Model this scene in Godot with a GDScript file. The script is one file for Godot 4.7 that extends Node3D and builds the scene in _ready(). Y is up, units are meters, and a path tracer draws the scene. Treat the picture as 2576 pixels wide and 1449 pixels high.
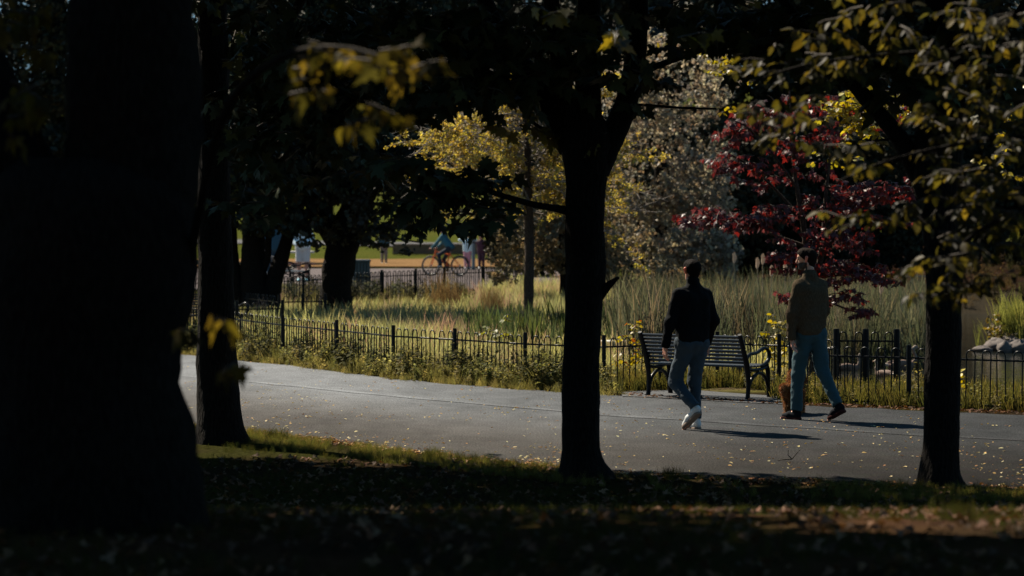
extends Node3D
# A shaded park walk seen with a long lens: dark trees in front, a sunlit path with two men and a bench, a bow-top fence, a meadow and a pond behind.

const FOCAL := 7600.0     # the lens in the photograph's layout units
const EYE := 2.37         # height of the camera over the path
const HORIZON := 512.0
const MID := 1288.0

var rng := RandomNumberGenerator.new()
var noise := FastNoiseLite.new()
var used := {}
var tex := {}
var mats := {}


# ---------------------------------------------------------------- small helpers
func at(px: float, py: float, d: float) -> Vector3:        # the point at distance d that lies on that line of sight
	return Vector3((px - MID) * d / FOCAL, EYE - (py - HORIZON) * d / FOCAL, -d)

func rnd(a: float, b: float) -> float:
	return rng.randf_range(a, b)

func rvec() -> Vector3:
	var v := Vector3(rnd(-1, 1), rnd(-1, 1), rnd(-1, 1))
	return v.normalized() if v.length() > 0.01 else Vector3.UP

func ss(a: float, b: float, x: float) -> float:
	return smoothstep(a, b, x)

func pond(x: float, d: float) -> float:
	return Vector2((x - 8.6) / 7.0, (d - 57.0) / 18.0).length() + noise.get_noise_2d(x * 9.0, d * 9.0) * 0.05

func height(x: float, z: float) -> float:
	var d := -z
	var g := 0.9 * (1.0 - ss(12.5, 24.5, d))
	g += 0.3 * ss(64.0, 82.0, d)
	if d > 113.0:
		g += 0.0137 * (d - 113.0)
	if d > 200.0:
		g += 0.05 * (d - 200.0)
	if d > 35.0 and d < 80.0 and x > 0.0:
		g -= 0.95 * (1.0 - ss(0.85, 1.12, pond(x, d)))
		g += 0.5 * ss(1.05, 1.5, pond(x, d)) * ss(66.0, 76.0, d) * ss(6.0, 9.0, x)
	return g

func numbered(called: String) -> String:
	used[called] = used.get(called, -1) + 1
	return called if used[called] == 0 else "%s_%03d" % [called, used[called]]

func tag(o: Node3D, label: String, category: String, group := "", kind := "") -> Node3D:
	if label: o.set_meta("label", label)
	if category: o.set_meta("category", category)
	if group: o.set_meta("group", group)
	if kind: o.set_meta("kind", kind)
	return o

func thing(called: String, label: String, category: String, pos: Vector3, turn := 0.0, group := "") -> Node3D:
	var o := Node3D.new()
	o.name = numbered(called)
	add_child(o)
	o.position = pos
	o.rotation.y = turn
	tag(o, label, category, group)
	return o

func part(called: String, m: Mesh, material: Material, parent: Node3D, pos := Vector3.ZERO) -> MeshInstance3D:
	var o := MeshInstance3D.new()
	if parent == self:
		o.name = numbered(called)
	else:
		var k := 0
		var key := str(parent.get_instance_id()) + called
		k = used.get(key, -1) + 1
		used[key] = k
		o.name = called if k == 0 else "%s_%03d" % [called, k]
	o.mesh = m
	o.material_override = material
	o.position = pos
	parent.add_child(o, true)
	return o

func copies(called: String, m: Mesh, material: Material, parent: Node3D, rows: PackedFloat32Array) -> MultiMeshInstance3D:
	var mm := MultiMesh.new()
	mm.transform_format = MultiMesh.TRANSFORM_3D
	mm.use_colors = true
	mm.mesh = m
	mm.instance_count = rows.size() / 16
	mm.buffer = rows
	var o := MultiMeshInstance3D.new()
	o.name = numbered(called) if parent == self else called
	o.multimesh = mm
	o.material_override = material
	o.set_meta("kind", "stuff")
	parent.add_child(o, true)
	return o

func row(rows: PackedFloat32Array, b: Basis, o: Vector3, c: Color) -> void:
	rows.append_array(PackedFloat32Array([b.x.x, b.y.x, b.z.x, o.x, b.x.y, b.y.y, b.z.y, o.y, b.x.z, b.y.z, b.z.z, o.z, c.r, c.g, c.b, 1.0]))

func frame(up: Vector3, fwd: Vector3, s: Vector3) -> Basis:    # y along up, z near fwd
	var y := up.normalized()
	var x := y.cross(fwd)
	if x.length() < 0.001:
		x = y.cross(Vector3(0.3, 0.5, 0.8))
	x = x.normalized()
	return Basis(x * s.x, y * s.y, x.cross(y) * s.z)

func vary(c: Color, k: float) -> Color:
	var f := 1.0 + rnd(-k, k)
	return Color(c.r * f * (1.0 + rnd(-k, k) * 0.3), c.g * f, c.b * f * (1.0 + rnd(-k, k) * 0.3))


# ---------------------------------------------------------------- meshes
class MB:
	var v := PackedVector3Array()
	var n := PackedVector3Array()
	var c := PackedColorArray()
	var i := PackedInt32Array()
	var tint := Color.WHITE

	func add(p: Vector3, nn: Vector3) -> int:
		v.append(p); n.append(nn); c.append(tint)
		return v.size() - 1

	func tri(a: int, b: int, d: int) -> void:      # clockwise seen from the side its normals point to
		if (v[b] - v[a]).cross(v[d] - v[a]).dot(n[a] + n[b] + n[d]) > 0.0:
			i.append(a); i.append(d); i.append(b)
		else:
			i.append(a); i.append(b); i.append(d)

	func quad(a: int, b: int, d: int, e: int) -> void:
		tri(a, b, d)
		tri(a, d, e)

	func flat(pts: Array, nn: Vector3) -> void:
		var f := []
		for p in pts:
			f.append(add(p, nn))
		for k in range(1, f.size() - 1):
			tri(f[0], f[k], f[k + 1])

	func box(ctr: Vector3, s: Vector3, b := Basis.IDENTITY, bevel := 0.0) -> void:
		var h := s * 0.5
		var e := Vector3(bevel, bevel, bevel)
		for ax in 3:
			for sg in [-1.0, 1.0]:
				var nn := Vector3.ZERO
				nn[ax] = sg
				var u := (ax + 1) % 3
				var w := (ax + 2) % 3
				var q := []
				for m in [[-1, -1], [1, -1], [1, 1], [-1, 1]]:
					var p := Vector3.ZERO
					p[ax] = sg * h[ax]
					p[u] = m[0] * (h[u] - e[u])
					p[w] = m[1] * (h[w] - e[w])
					q.append(ctr + b * p)
				flat(q, (b * nn).normalized())
		if bevel > 0.0:
			for ax in 3:
				var u := (ax + 1) % 3
				var w := (ax + 2) % 3
				for m in [[-1, -1], [1, -1], [1, 1], [-1, 1]]:
					var q := []
					for t in [[-1, 0], [1, 0], [1, 1], [-1, 1]]:
						var p := Vector3.ZERO
						p[ax] = t[0] * (h[ax] - bevel)
						p[u] = m[0] * (h[u] - (bevel if t[1] == 0 else 0.0))
						p[w] = m[1] * (h[w] - (bevel if t[1] == 1 else 0.0))
						q.append(ctr + b * p)
					var nn := Vector3.ZERO
					nn[u] = m[0]
					nn[w] = m[1]
					flat(q, (b * nn).normalized())

	func tube(pts: Array, rad: Array, sides := 8, caps := true, squash := 1.0, rough: FastNoiseLite = null, amp := 0.0, wide := Vector3.ZERO) -> void:
		var rings := []
		var x := Vector3.ZERO
		for k in pts.size():
			var t: Vector3 = (pts[mini(k + 1, pts.size() - 1)] - pts[maxi(k - 1, 0)]).normalized()
			if wide != Vector3.ZERO:
				x = wide - t * wide.dot(t)
			elif x == Vector3.ZERO:
				x = t.cross(Vector3(0.31, 0.2, 0.93)) if absf(t.y) > 0.7 else t.cross(Vector3.UP)
			else:
				x = x - t * x.dot(t)
			x = x.normalized()
			var y := t.cross(x)
			var ring := []
			for s in sides:
				var a := TAU * s / sides
				var dir := x * cos(a) + y * sin(a) * squash
				var r: float = rad[k]
				if rough:
					var p: Vector3 = pts[k] + dir * r
					r *= 1.0 + amp * rough.get_noise_3d(p.x * 350.0, p.y * 120.0, p.z * 350.0) + 0.5 * amp * rough.get_noise_3d(p.x * 1500.0, p.y * 400.0, p.z * 1500.0)
				ring.append(add(pts[k] + dir * r, (x * cos(a) * squash + y * sin(a)).normalized()))
			rings.append(ring)
		for k in rings.size() - 1:
			for s in sides:
				var s2 := (s + 1) % sides
				quad(rings[k][s], rings[k][s2], rings[k + 1][s2], rings[k + 1][s])
		if caps:
			for e in [[0, 1], [pts.size() - 1, pts.size() - 2]]:
				var q := []
				for s in sides:
					q.append(v[rings[e[0]][s]])
				flat(q, (pts[e[0]] - pts[e[1]]).normalized())

	func ball(ctr: Vector3, s: Vector3, seg := 10, b := Basis.IDENTITY, rough: FastNoiseLite = null, amp := 0.0) -> void:
		var rows := []
		for j in seg / 2 + 1:
			var th := PI * j / (seg / 2)
			var r := []
			for k in seg:
				var ph := TAU * k / seg
				var u := Vector3(sin(th) * cos(ph), cos(th), sin(th) * sin(ph))
				var f := 1.0
				if rough:
					f += amp * rough.get_noise_3d((ctr.x + u.x) * 110.0, (ctr.y + u.y) * 110.0, (ctr.z + u.z) * 110.0)
				r.append(add(ctr + b * (u * s * f), (b * (u / s)).normalized()))
			rows.append(r)
		for j in seg / 2:
			for k in seg:
				var k2 := (k + 1) % seg
				quad(rows[j][k], rows[j][k2], rows[j + 1][k2], rows[j + 1][k])

	func smooth() -> void:                          # normals from the faces, shared vertices averaged
		var nn := PackedVector3Array()
		nn.resize(v.size())
		for k in range(0, i.size(), 3):
			var f := (v[i[k + 2]] - v[i[k]]).cross(v[i[k + 1]] - v[i[k]])
			for e in 3:
				nn[i[k + e]] += f
		for k in v.size():
			n[k] = nn[k].normalized() if nn[k].length() > 1e-12 else Vector3.UP

	func mesh() -> ArrayMesh:
		var a := []
		a.resize(Mesh.ARRAY_MAX)
		a[Mesh.ARRAY_VERTEX] = v
		a[Mesh.ARRAY_NORMAL] = n
		a[Mesh.ARRAY_COLOR] = c
		a[Mesh.ARRAY_INDEX] = i
		var m := ArrayMesh.new()
		m.add_surface_from_arrays(Mesh.PRIMITIVE_TRIANGLES, a)
		return m


# a continuous skin over tapered bones: bone = [a, b, ra, rb] or [a, b, ra, rb, plane normal, plane offset] (kept where normal.p > offset)
func skin(mb: MB, bones: Array, cell: float, k: float, amp := 0.0, freq := 1.0, paint = null) -> void:
	var lo := Vector3(1e9, 1e9, 1e9)
	var hi := -lo
	var pad := cell * 2.5 + k * 0.5 + amp
	for b in bones:
		var r: float = maxf(b[2], b[3]) + pad
		var rv := Vector3(r, r, r)
		lo = lo.min(b[0] - rv).min(b[1] - rv)
		hi = hi.max(b[0] + rv).max(b[1] + rv)
	var nx := int((hi.x - lo.x) / cell) + 2
	var ny := int((hi.y - lo.y) / cell) + 2
	var nz := int((hi.z - lo.z) / cell) + 2
	var f := PackedFloat32Array()
	f.resize(nx * ny * nz)
	f.fill(1.0)
	var sx := 1
	var sy := nx
	var sz := nx * ny
	for b in bones:
		var a: Vector3 = b[0]
		var ba: Vector3 = b[1] - a
		var l2 := maxf(ba.length_squared(), 1e-9)
		var ra: float = b[2]
		var dr: float = b[3] - ra
		var r: float = maxf(b[2], b[3]) + pad
		var rv := Vector3(r, r, r)
		var p0: Vector3 = (a.min(b[1]) - rv - lo) / cell
		var p1: Vector3 = (a.max(b[1]) + rv - lo) / cell
		var cut: bool = b.size() > 4
		var cn: Vector3 = b[4] if cut else Vector3.ZERO
		var co: float = b[5] if cut else 0.0
		for z in range(maxi(0, int(p0.z)), mini(nz, int(p1.z) + 1)):
			for y in range(maxi(0, int(p0.y)), mini(ny, int(p1.y) + 1)):
				var base := z * sz + y * sy
				for x in range(maxi(0, int(p0.x)), mini(nx, int(p1.x) + 1)):
					var pa := lo + Vector3(x, y, z) * cell - a
					var h := clampf(pa.dot(ba) / l2, 0.0, 1.0)
					var d := (pa - ba * h).length() - ra - dr * h
					if cut:
						d = maxf(d, co - cn.dot(pa + a))
					var e := f[base + x]
					if e < 0.9:
						var t := clampf(0.5 + 0.5 * (e - d) / k, 0.0, 1.0)
						d = lerpf(e, d, t) - k * t * (1.0 - t)
					f[base + x] = minf(d, 0.89)
	if amp > 0.0:
		for z in nz:
			for y in ny:
				var base := z * sz + y * sy
				for x in nx:
					if absf(f[base + x]) < cell * 3.0 + amp:
						var p := (lo + Vector3(x, y, z) * cell) * freq
						f[base + x] += amp * noise.get_noise_3d(p.x, p.y, p.z)
	var at_cell := PackedInt32Array()
	at_cell.resize(nx * ny * nz)
	at_cell.fill(-1)
	var near := cell * 1.9 + amp
	var off := [0, 1, sy, sy + 1, sz, sz + 1, sz + sy, sz + sy + 1]
	var edges := [[0, 1], [2, 3], [4, 5], [6, 7], [0, 2], [1, 3], [4, 6], [5, 7], [0, 4], [1, 5], [2, 6], [3, 7]]
	var corner := [Vector3(0, 0, 0), Vector3(1, 0, 0), Vector3(0, 1, 0), Vector3(1, 1, 0), Vector3(0, 0, 1), Vector3(1, 0, 1), Vector3(0, 1, 1), Vector3(1, 1, 1)]
	var g := [0.0, 0.0, 0.0, 0.0, 0.0, 0.0, 0.0, 0.0]
	for z in nz - 1:
		for y in ny - 1:
			var base := z * sz + y * sy
			for x in nx - 1:
				var id := base + x
				if absf(f[id]) > near:
					continue
				var inside := 0
				for q in 8:
					g[q] = f[id + off[q]]
					if g[q] < 0.0:
						inside += 1
				if inside == 0 or inside == 8:
					continue
				var sum := Vector3.ZERO
				var cnt := 0
				for e in edges:
					var u: float = g[e[0]]
					var w: float = g[e[1]]
					if (u < 0.0) != (w < 0.0):
						sum += corner[e[0]].lerp(corner[e[1]], u / (u - w))
						cnt += 1
				var p: Vector3 = lo + (Vector3(x, y, z) + sum / cnt) * cell
				var nn := Vector3(g[1] + g[3] + g[5] + g[7] - g[0] - g[2] - g[4] - g[6], g[2] + g[3] + g[6] + g[7] - g[0] - g[1] - g[4] - g[5], g[4] + g[5] + g[6] + g[7] - g[0] - g[1] - g[2] - g[3])
				if paint != null:
					mb.tint = paint.call(p)
				at_cell[id] = mb.add(p, nn.normalized())
	for z in range(1, nz - 1):
		for y in range(1, ny - 1):
			var base := z * sz + y * sy
			for x in range(1, nx - 1):
				var id := base + x
				if at_cell[id] < 0:
					continue
				var s0 := f[id] < 0.0
				if s0 != (f[id + 1] < 0.0):
					_face(mb, at_cell, id, id - sy, id - sy - sz, id - sz)
				if s0 != (f[id + sy] < 0.0):
					_face(mb, at_cell, id, id - 1, id - 1 - sz, id - sz)
				if s0 != (f[id + sz] < 0.0):
					_face(mb, at_cell, id, id - 1, id - 1 - sy, id - sy)

func _face(mb: MB, c: PackedInt32Array, a: int, b: int, d: int, e: int) -> void:
	if c[a] >= 0 and c[b] >= 0 and c[d] >= 0 and c[e] >= 0:
		mb.quad(c[a], c[b], c[d], c[e])


# ---------------------------------------------------------------- materials
func grain(key: String, freq: float, lo: float, hi: float, octaves := 4, size := 512) -> NoiseTexture2D:
	if tex.has(key):
		return tex[key]
	var f := FastNoiseLite.new()
	f.noise_type = FastNoiseLite.TYPE_SIMPLEX_SMOOTH
	f.seed = key.hash() % 1000
	f.frequency = freq
	f.fractal_octaves = octaves
	var t := NoiseTexture2D.new()
	t.width = size
	t.height = size
	t.seamless = true
	t.noise = f
	var ramp := Gradient.new()
	ramp.set_color(0, Color(lo, lo, lo))
	ramp.set_color(1, Color(hi, hi, hi))
	t.color_ramp = ramp
	tex[key] = t
	return t

func mat(key: String, c: Color, rough := 0.8, extra := {}) -> StandardMaterial3D:     # c is a linear base colour
	if mats.has(key):
		return mats[key]
	var m := StandardMaterial3D.new()
	m.resource_name = key
	m.albedo_color = c.linear_to_srgb()
	m.roughness = rough
	for k in extra:
		m.set(k, extra[k])
	mats[key] = m
	return m

func leaf_mat(key: String, back: Color, rough := 0.45, spec := 0.5) -> StandardMaterial3D:
	return mat(key, Color.WHITE, rough, {"vertex_color_use_as_albedo": true, "backlight_enabled": true, "backlight": back, "metallic_specular": spec, "cull_mode": BaseMaterial3D.CULL_DISABLED})

func textured(m: StandardMaterial3D, t: Texture2D, scale: Vector3, bump := 0.0, world := true) -> StandardMaterial3D:
	m.albedo_texture = t
	m.uv1_triplanar = true
	m.uv1_world_triplanar = world
	m.uv1_scale = scale
	if bump > 0.0:
		m.heightmap_enabled = true
		m.heightmap_texture = t
		m.heightmap_scale = bump
	return m


# ---------------------------------------------------------------- leaves and blades
func leaf_mesh(outline: Array, bend: float, fold: float, stalk := 0.0) -> ArrayMesh:     # lies along +z from the stalk end, faces +y
	var mb := MB.new()
	var pts := []
	for p in outline:
		pts.append(Vector2(p[0], p[1]))
	for k in range(outline.size() - 2, 0, -1):
		pts.append(Vector2(-outline[k][0], outline[k][1]))
	var lift := func(q: Vector2) -> Vector3: return Vector3(q.x, fold * absf(q.x) - bend * q.y * q.y, q.y)
	var c := mb.add(lift.call(Vector2(0, 0.32)), Vector3.UP)
	for q in pts:
		mb.add(lift.call(q), Vector3.UP)
	for k in pts.size():
		mb.tri(c, c + 1 + k, c + 1 + (k + 1) % pts.size())
	mb.smooth()
	for k in mb.n.size():
		if mb.n[k].y < 0:
			mb.n[k] = -mb.n[k]
	if stalk > 0.0:
		mb.tube([Vector3(0, 0.02, -stalk), Vector3(0, 0, 0.05)], [0.012, 0.01], 3, false)
	return mb.mesh()

const MAPLE := [[0.0, 0.04], [0.10, -0.08], [0.34, -0.10], [0.24, 0.10], [0.44, 0.14], [0.58, 0.44], [0.40, 0.40], [0.20, 0.44], [0.26, 0.66], [0.13, 0.70], [0.0, 1.02]]
const OVAL := [[0.0, 0.0], [0.16, 0.10], [0.28, 0.32], [0.27, 0.52], [0.15, 0.80], [0.0, 1.0]]
const ROUND := [[0.0, 0.0], [0.28, 0.05], [0.42, 0.35], [0.34, 0.66], [0.14, 0.86], [0.0, 0.95]]

func sprig_mesh(count: int, shape: Array, spread: float, rs: int) -> ArrayMesh:     # several leaves on a short twig, about one unit across
	var mb := MB.new()
	rng.seed = rs
	var one := leaf_mesh(shape, 0.15, 0.12)
	var a := one.surface_get_arrays(0)
	for k in count:
		var dir := (rvec() + Vector3(0, 0.25, 0)).normalized()
		var b := frame(dir.cross(rvec()).normalized(), dir, Vector3.ONE * rnd(0.34, 0.56))
		var o := rvec() * rnd(0.05, spread)
		var base := mb.v.size()
		for q in a[Mesh.ARRAY_VERTEX].size():
			mb.add(o + b * a[Mesh.ARRAY_VERTEX][q], (b * a[Mesh.ARRAY_NORMAL][q]).normalized())
		for q in a[Mesh.ARRAY_INDEX]:
			mb.i.append(base + q)
	return mb.mesh()

func tuft_mesh(blades: int, spread: float, wide: float, lean: float, rs: int) -> ArrayMesh:     # blades one unit tall
	var mb := MB.new()
	rng.seed = rs
	for k in blades:
		var o := Vector3(rnd(-spread, spread), 0, rnd(-spread, spread))
		var a := rnd(0, TAU)
		var side := Vector3(cos(a), 0, sin(a)) * wide * rnd(0.6, 1.2)
		var way := Vector3(rnd(-1, 1), 0, rnd(-1, 1)) * lean
		var h := rnd(0.55, 1.0)
		var nn := side.cross(Vector3.UP).normalized()
		var q := []
		for s in [0.0, 0.45, 0.8]:
			var c: Vector3 = o + Vector3(0, h * s, 0) + way * s * s
			var w: float = 0.5 * (1.0 - s * 0.5)
			q.append(mb.add(c - side * w, nn))
			q.append(mb.add(c + side * w, nn))
		var tip := mb.add(o + Vector3(0, h, 0) + way, nn)
		mb.quad(q[0], q[1], q[3], q[2])
		mb.quad(q[2], q[3], q[5], q[4])
		mb.tri(q[4], q[5], tip)
	return mb.mesh()

func weed_mesh(rs: int, leaves: int, shape: Array, size: float) -> ArrayMesh:      # an upright stem with leaves, one unit tall
	var mb := MB.new()
	rng.seed = rs
	var one := leaf_mesh(shape, 0.3, 0.15)
	var a := one.surface_get_arrays(0)
	for st in 3:
		var foot := Vector3(rnd(-0.12, 0.12), 0, rnd(-0.12, 0.12))
		var tip := foot + Vector3(rnd(-0.25, 0.25), rnd(0.7, 1.0), rnd(-0.25, 0.25))
		mb.tube([foot, foot.lerp(tip, 0.5) + rvec() * 0.04, tip], [0.014, 0.011, 0.006], 3, false)
		for k in leaves:
			var t := rnd(0.12, 1.0)
			var dir := Vector3(rnd(-1, 1), rnd(-0.3, 0.6), rnd(-1, 1)).normalized()
			var b := frame(Vector3.UP - dir * dir.y + rvec() * 0.4, dir, Vector3.ONE * size * rnd(0.6, 1.2) * (1.15 - 0.5 * t))
			var base := mb.v.size()
			for q in a[Mesh.ARRAY_VERTEX].size():
				mb.add(foot.lerp(tip, t) + b * a[Mesh.ARRAY_VERTEX][q], (b * a[Mesh.ARRAY_NORMAL][q]).normalized())
			for q in a[Mesh.ARRAY_INDEX]:
				mb.i.append(base + q)
	return mb.mesh()

func spread(called: String, parent: Node3D, m: Mesh, material: Material, count: int, where: Callable, size: Vector2, colors: Array, tilt := 0.15, kv := 0.3) -> void:
	var rows := PackedFloat32Array()
	for k in count:
		var p: Vector3 = where.call()
		if p.x > 9e8:
			continue
		var a := rnd(0, TAU)
		var s := rnd(size.x, size.y)
		row(rows, frame(Vector3(rnd(-tilt, tilt), 1, rnd(-tilt, tilt)), Vector3(cos(a), 0, sin(a)), Vector3(s, s * rnd(0.8, 1.2), s)), p - parent.position, vary(colors[rng.randi() % colors.size()], kv))
	copies(called, m, material, parent, rows)

# foliage: clump = [px, py, half width, half height (layout units), distance, half depth (m), count]; the first most leaves in view are parts of their own
func foliage(tree: Node3D, meshes: Array, material: Material, clumps: Array, size: Vector2, colors: Array, most: int, droop := 0.5, kv := 0.35, sprays := true) -> void:
	var rows := []
	for m in meshes:
		rows.append(PackedFloat32Array())
	var built := 0
	var twigs := MB.new()
	var tinted := {}
	for c in clumps:
		var d: float = c[4]
		var s := d / FOCAL
		var todo: int = c[6]
		while todo > 0:
			var u := rvec() * pow(rng.randf(), 0.45)
			var foot := at(c[0], c[1], d) + Vector3(u.x * c[2] * s, u.y * c[3] * s, u.z * c[5])
			var dir := Vector3(rnd(-1, 1), rnd(-0.35, 0.25), rnd(-1, 1)).normalized()
			var n := mini(todo, rng.randi_range(4, 7)) if sprays else 1
			todo -= n
			var reach := n * size.x * 0.55
			if sprays:
				twigs.tube([foot - tree.position, foot + dir * reach * 0.6 - tree.position, foot + dir * reach + Vector3(0, -0.1 * reach, 0) - tree.position], [0.008, 0.006, 0.003], 3, false)
			for q in n:
				var p := foot + dir * reach * (q + 0.5) / n
				var out := (dir * 0.6 + dir.cross(Vector3.UP) * (1.0 if q % 2 else -1.0) + rvec() * 0.5 + Vector3(0, -droop * rnd(0.4, 1.6), 0)).normalized()
				var nn := (Vector3.UP + rvec() * 0.75)
				nn = (nn - out * nn.dot(out)).normalized()
				var sz := rnd(size.x, size.y)
				var b := frame(nn, out, Vector3(sz, sz, sz))
				p += out * sz * 0.25
				var pick := rng.randi() % meshes.size()
				var col := vary(colors[rng.randi() % colors.size()], kv)
				var px := MID + p.x * FOCAL / -p.z
				var py := HORIZON - (p.y - EYE) * FOCAL / -p.z
				if built < most and px > 0 and px < 2576 and py > 0 and py < 1449:
					built += 1
					var key := "%d/%d" % [pick, rng.randi() % 5]
					if not tinted.has(key):
						var am: ArrayMesh = meshes[pick]
						var arr := am.surface_get_arrays(0)
						var cc := PackedColorArray()
						cc.resize(arr[Mesh.ARRAY_VERTEX].size())
						cc.fill(col)
						arr[Mesh.ARRAY_COLOR] = cc
						var nm := ArrayMesh.new()
						nm.add_surface_from_arrays(Mesh.PRIMITIVE_TRIANGLES, arr)
						tinted[key] = nm
					var o := part("leaf", tinted[key], material, tree)
					o.transform = Transform3D(b, p - tree.position)
				else:
					row(rows[pick], b, p - tree.position, col)
	for k in meshes.size():
		if rows[k].size():
			copies("foliage", meshes[k], material, tree, rows[k])
	if sprays and twigs.v.size():
		part("twigs", twigs.mesh(), mats["twig"], tree).set_meta("kind", "stuff")

func crown_sprigs(tree: Node3D, m: Mesh, material: Material, lobes: Array, size: Vector2, colors: Array, kv := 0.35) -> void:      # lobe = [centre, radii, count]
	var rows := PackedFloat32Array()
	for l in lobes:
		for k in l[2]:
			var u := rvec() * pow(rng.randf(), 0.28)
			var p: Vector3 = l[0] + u * l[1]
			if noise.get_noise_3d(p.x * 55.0, p.y * 70.0, p.z * 55.0) < -0.16:
				continue
			var s := rnd(size.x, size.y)
			row(rows, frame(rvec(), rvec(), Vector3(s, s, s)), p - tree.position, vary(colors[rng.randi() % colors.size()], kv))
	copies("crown", m, material, tree, rows)

func canopy(tree: Node3D, meshes: Array, material: Material, lobes: Array, size: Vector2, colors: Array) -> void:      # crowns and added leaf masses: lobe = [centre, radii, count], leaves a little denser outside
	var rows := PackedFloat32Array()
	for l in lobes:
		for k in l[2]:
			var u := rvec() * pow(rng.randf(), 0.4)
			var p: Vector3 = l[0] + u * l[1]
			var s := rnd(size.x, size.y)
			row(rows, frame(Vector3.UP + rvec() * 0.7, rvec(), Vector3(s, s, s)), p - tree.position, vary(colors[rng.randi() % colors.size()], 0.3))
	copies("foliage", meshes[0], material, tree, rows)

func lumps(c: Vector3, r: Vector3, n: int, small: float, count: int) -> Array:      # many small rounded masses over a crown, with a thinner filling
	var out := [[c, r * 0.8, int(count * 0.25 * n / 4.0)]]
	for k in n:
		var u := rvec()
		out.append([c + u * r * rnd(0.75, 1.0), Vector3(1.25, 0.8, 1.1) * small * rnd(0.7, 1.3), count])
	return out

func limb(called: String, tree: Node3D, path: Array, d: float, material: Material, d2 := -1.0, sides := 14, amp := 0.10) -> void:      # path of [px, py, half width] at distance d (ending at d2)
	var pts := []
	var rad := []
	for k in path.size():
		var dd := d if d2 < 0 else lerpf(d, d2, float(k) / (path.size() - 1))
		pts.append(at(path[k][0], path[k][1], dd))
		rad.append(path[k][2] * dd / FOCAL)
	var fine := []
	var frad := []
	for k in pts.size() - 1:                 # smooth the path
		var n := clampi(int(pts[k].distance_to(pts[k + 1]) / 0.07), 2, 18)
		for q in n:
			var t := float(q) / n
			var a: Vector3 = pts[maxi(k - 1, 0)]
			var e: Vector3 = pts[mini(k + 2, pts.size() - 1)]
			fine.append(pts[k].cubic_interpolate(pts[k + 1], a, e, t))
			frad.append(lerpf(rad[k], rad[k + 1], t))
	fine.append(pts[-1])
	frad.append(rad[-1])
	for k in fine.size():
		fine[k] -= tree.position
	var mb := MB.new()
	mb.tube(fine, frad, sides + 8 if sides > 9 else sides, true, 1.0, noise, amp * 1.35)
	mb.smooth()
	part(called, mb.mesh(), material, tree)


# ---------------------------------------------------------------- people
func foot_part(called: String, o: Node3D, heel: Vector3, toe: Vector3, ankle: Vector3, k: float, m: Material, ms: Material, cell: float) -> void:
	var dt := (toe - heel).normalized()
	var side := dt.cross(Vector3.UP).normalized()
	var un := side.cross(dt).normalized()
	var L := (toe - heel).length()
	var mb := MB.new()
	var cut := heel.dot(un) + 0.022 * k
	skin(mb, [
		[heel + dt * 0.05 * k + un * 0.05 * k, heel + dt * L * 0.55 + un * 0.05 * k, 0.040 * k, 0.043 * k, un, cut],
		[heel + dt * L * 0.55 + un * 0.05 * k, toe - dt * 0.05 * k + un * 0.034 * k, 0.042 * k, 0.036 * k, un, cut],
		[heel + dt * 0.05 * k + un * 0.07 * k, ankle, 0.042 * k, 0.043 * k, un, cut]], cell, 0.02 * k)
	var shoe := part(called, mb.mesh(), m, o)
	var sb := MB.new()
	skin(sb, [
		[heel + dt * 0.045 * k + un * 0.012 * k, heel + dt * L * 0.5 + un * 0.012 * k, 0.044 * k, 0.040 * k, -un, -(heel.dot(un) + 0.034 * k)],
		[heel + dt * L * 0.5 + un * 0.012 * k, toe - dt * 0.05 * k + un * 0.012 * k, 0.040 * k, 0.046 * k, -un, -(heel.dot(un) + 0.034 * k)]], cell, 0.01 * k)
	for q in sb.v.size():                        # flat underneath
		var hgt := sb.v[q].dot(un) - heel.dot(un)
		if hgt < 0.002 * k:
			sb.v[q] += un * (0.002 * k - hgt)
			sb.n[q] = -un
	part("sole", sb.mesh(), ms, shoe)

func hand_bones(w: Vector3, hd: Vector3, inward: Vector3, fwd: Vector3, k: float) -> Array:     # inward: the way the palm faces, fwd: the thumb's side
	var b := []
	var across := fwd
	for q in [-0.026, -0.009, 0.009, 0.026]:
		b.append([w + hd * 0.015 * k + across * q * 0.6 * k, w + hd * 0.088 * k + across * q * k, 0.015 * k, 0.012 * k])
	var lens := [0.058, 0.070, 0.078, 0.070]
	for f in 4:
		var q: float = [-0.030, -0.010, 0.011, 0.031][f]
		var l: float = lens[f] * k
		var p0: Vector3 = w + hd * 0.088 * k + across * q * k
		var p1: Vector3 = p0 + (hd * 0.93 + inward * 0.36).normalized() * l * 0.55
		var p2: Vector3 = p1 + (hd * 0.62 + inward * 0.78).normalized() * l * 0.5
		b.append([p0, p1, 0.0098 * k, 0.0088 * k])
		b.append([p1, p2, 0.0088 * k, 0.0075 * k])
	var t0 := w + hd * 0.03 * k + across * 0.026 * k
	var t1 := t0 + (hd * 0.72 + across * 0.62 + inward * 0.3).normalized() * 0.042 * k
	b.append([t0, t1, 0.0135 * k, 0.011 * k])
	b.append([t1, t1 + (hd * 0.95 + inward * 0.35).normalized() * 0.034 * k, 0.0105 * k, 0.0085 * k])
	return b

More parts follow.
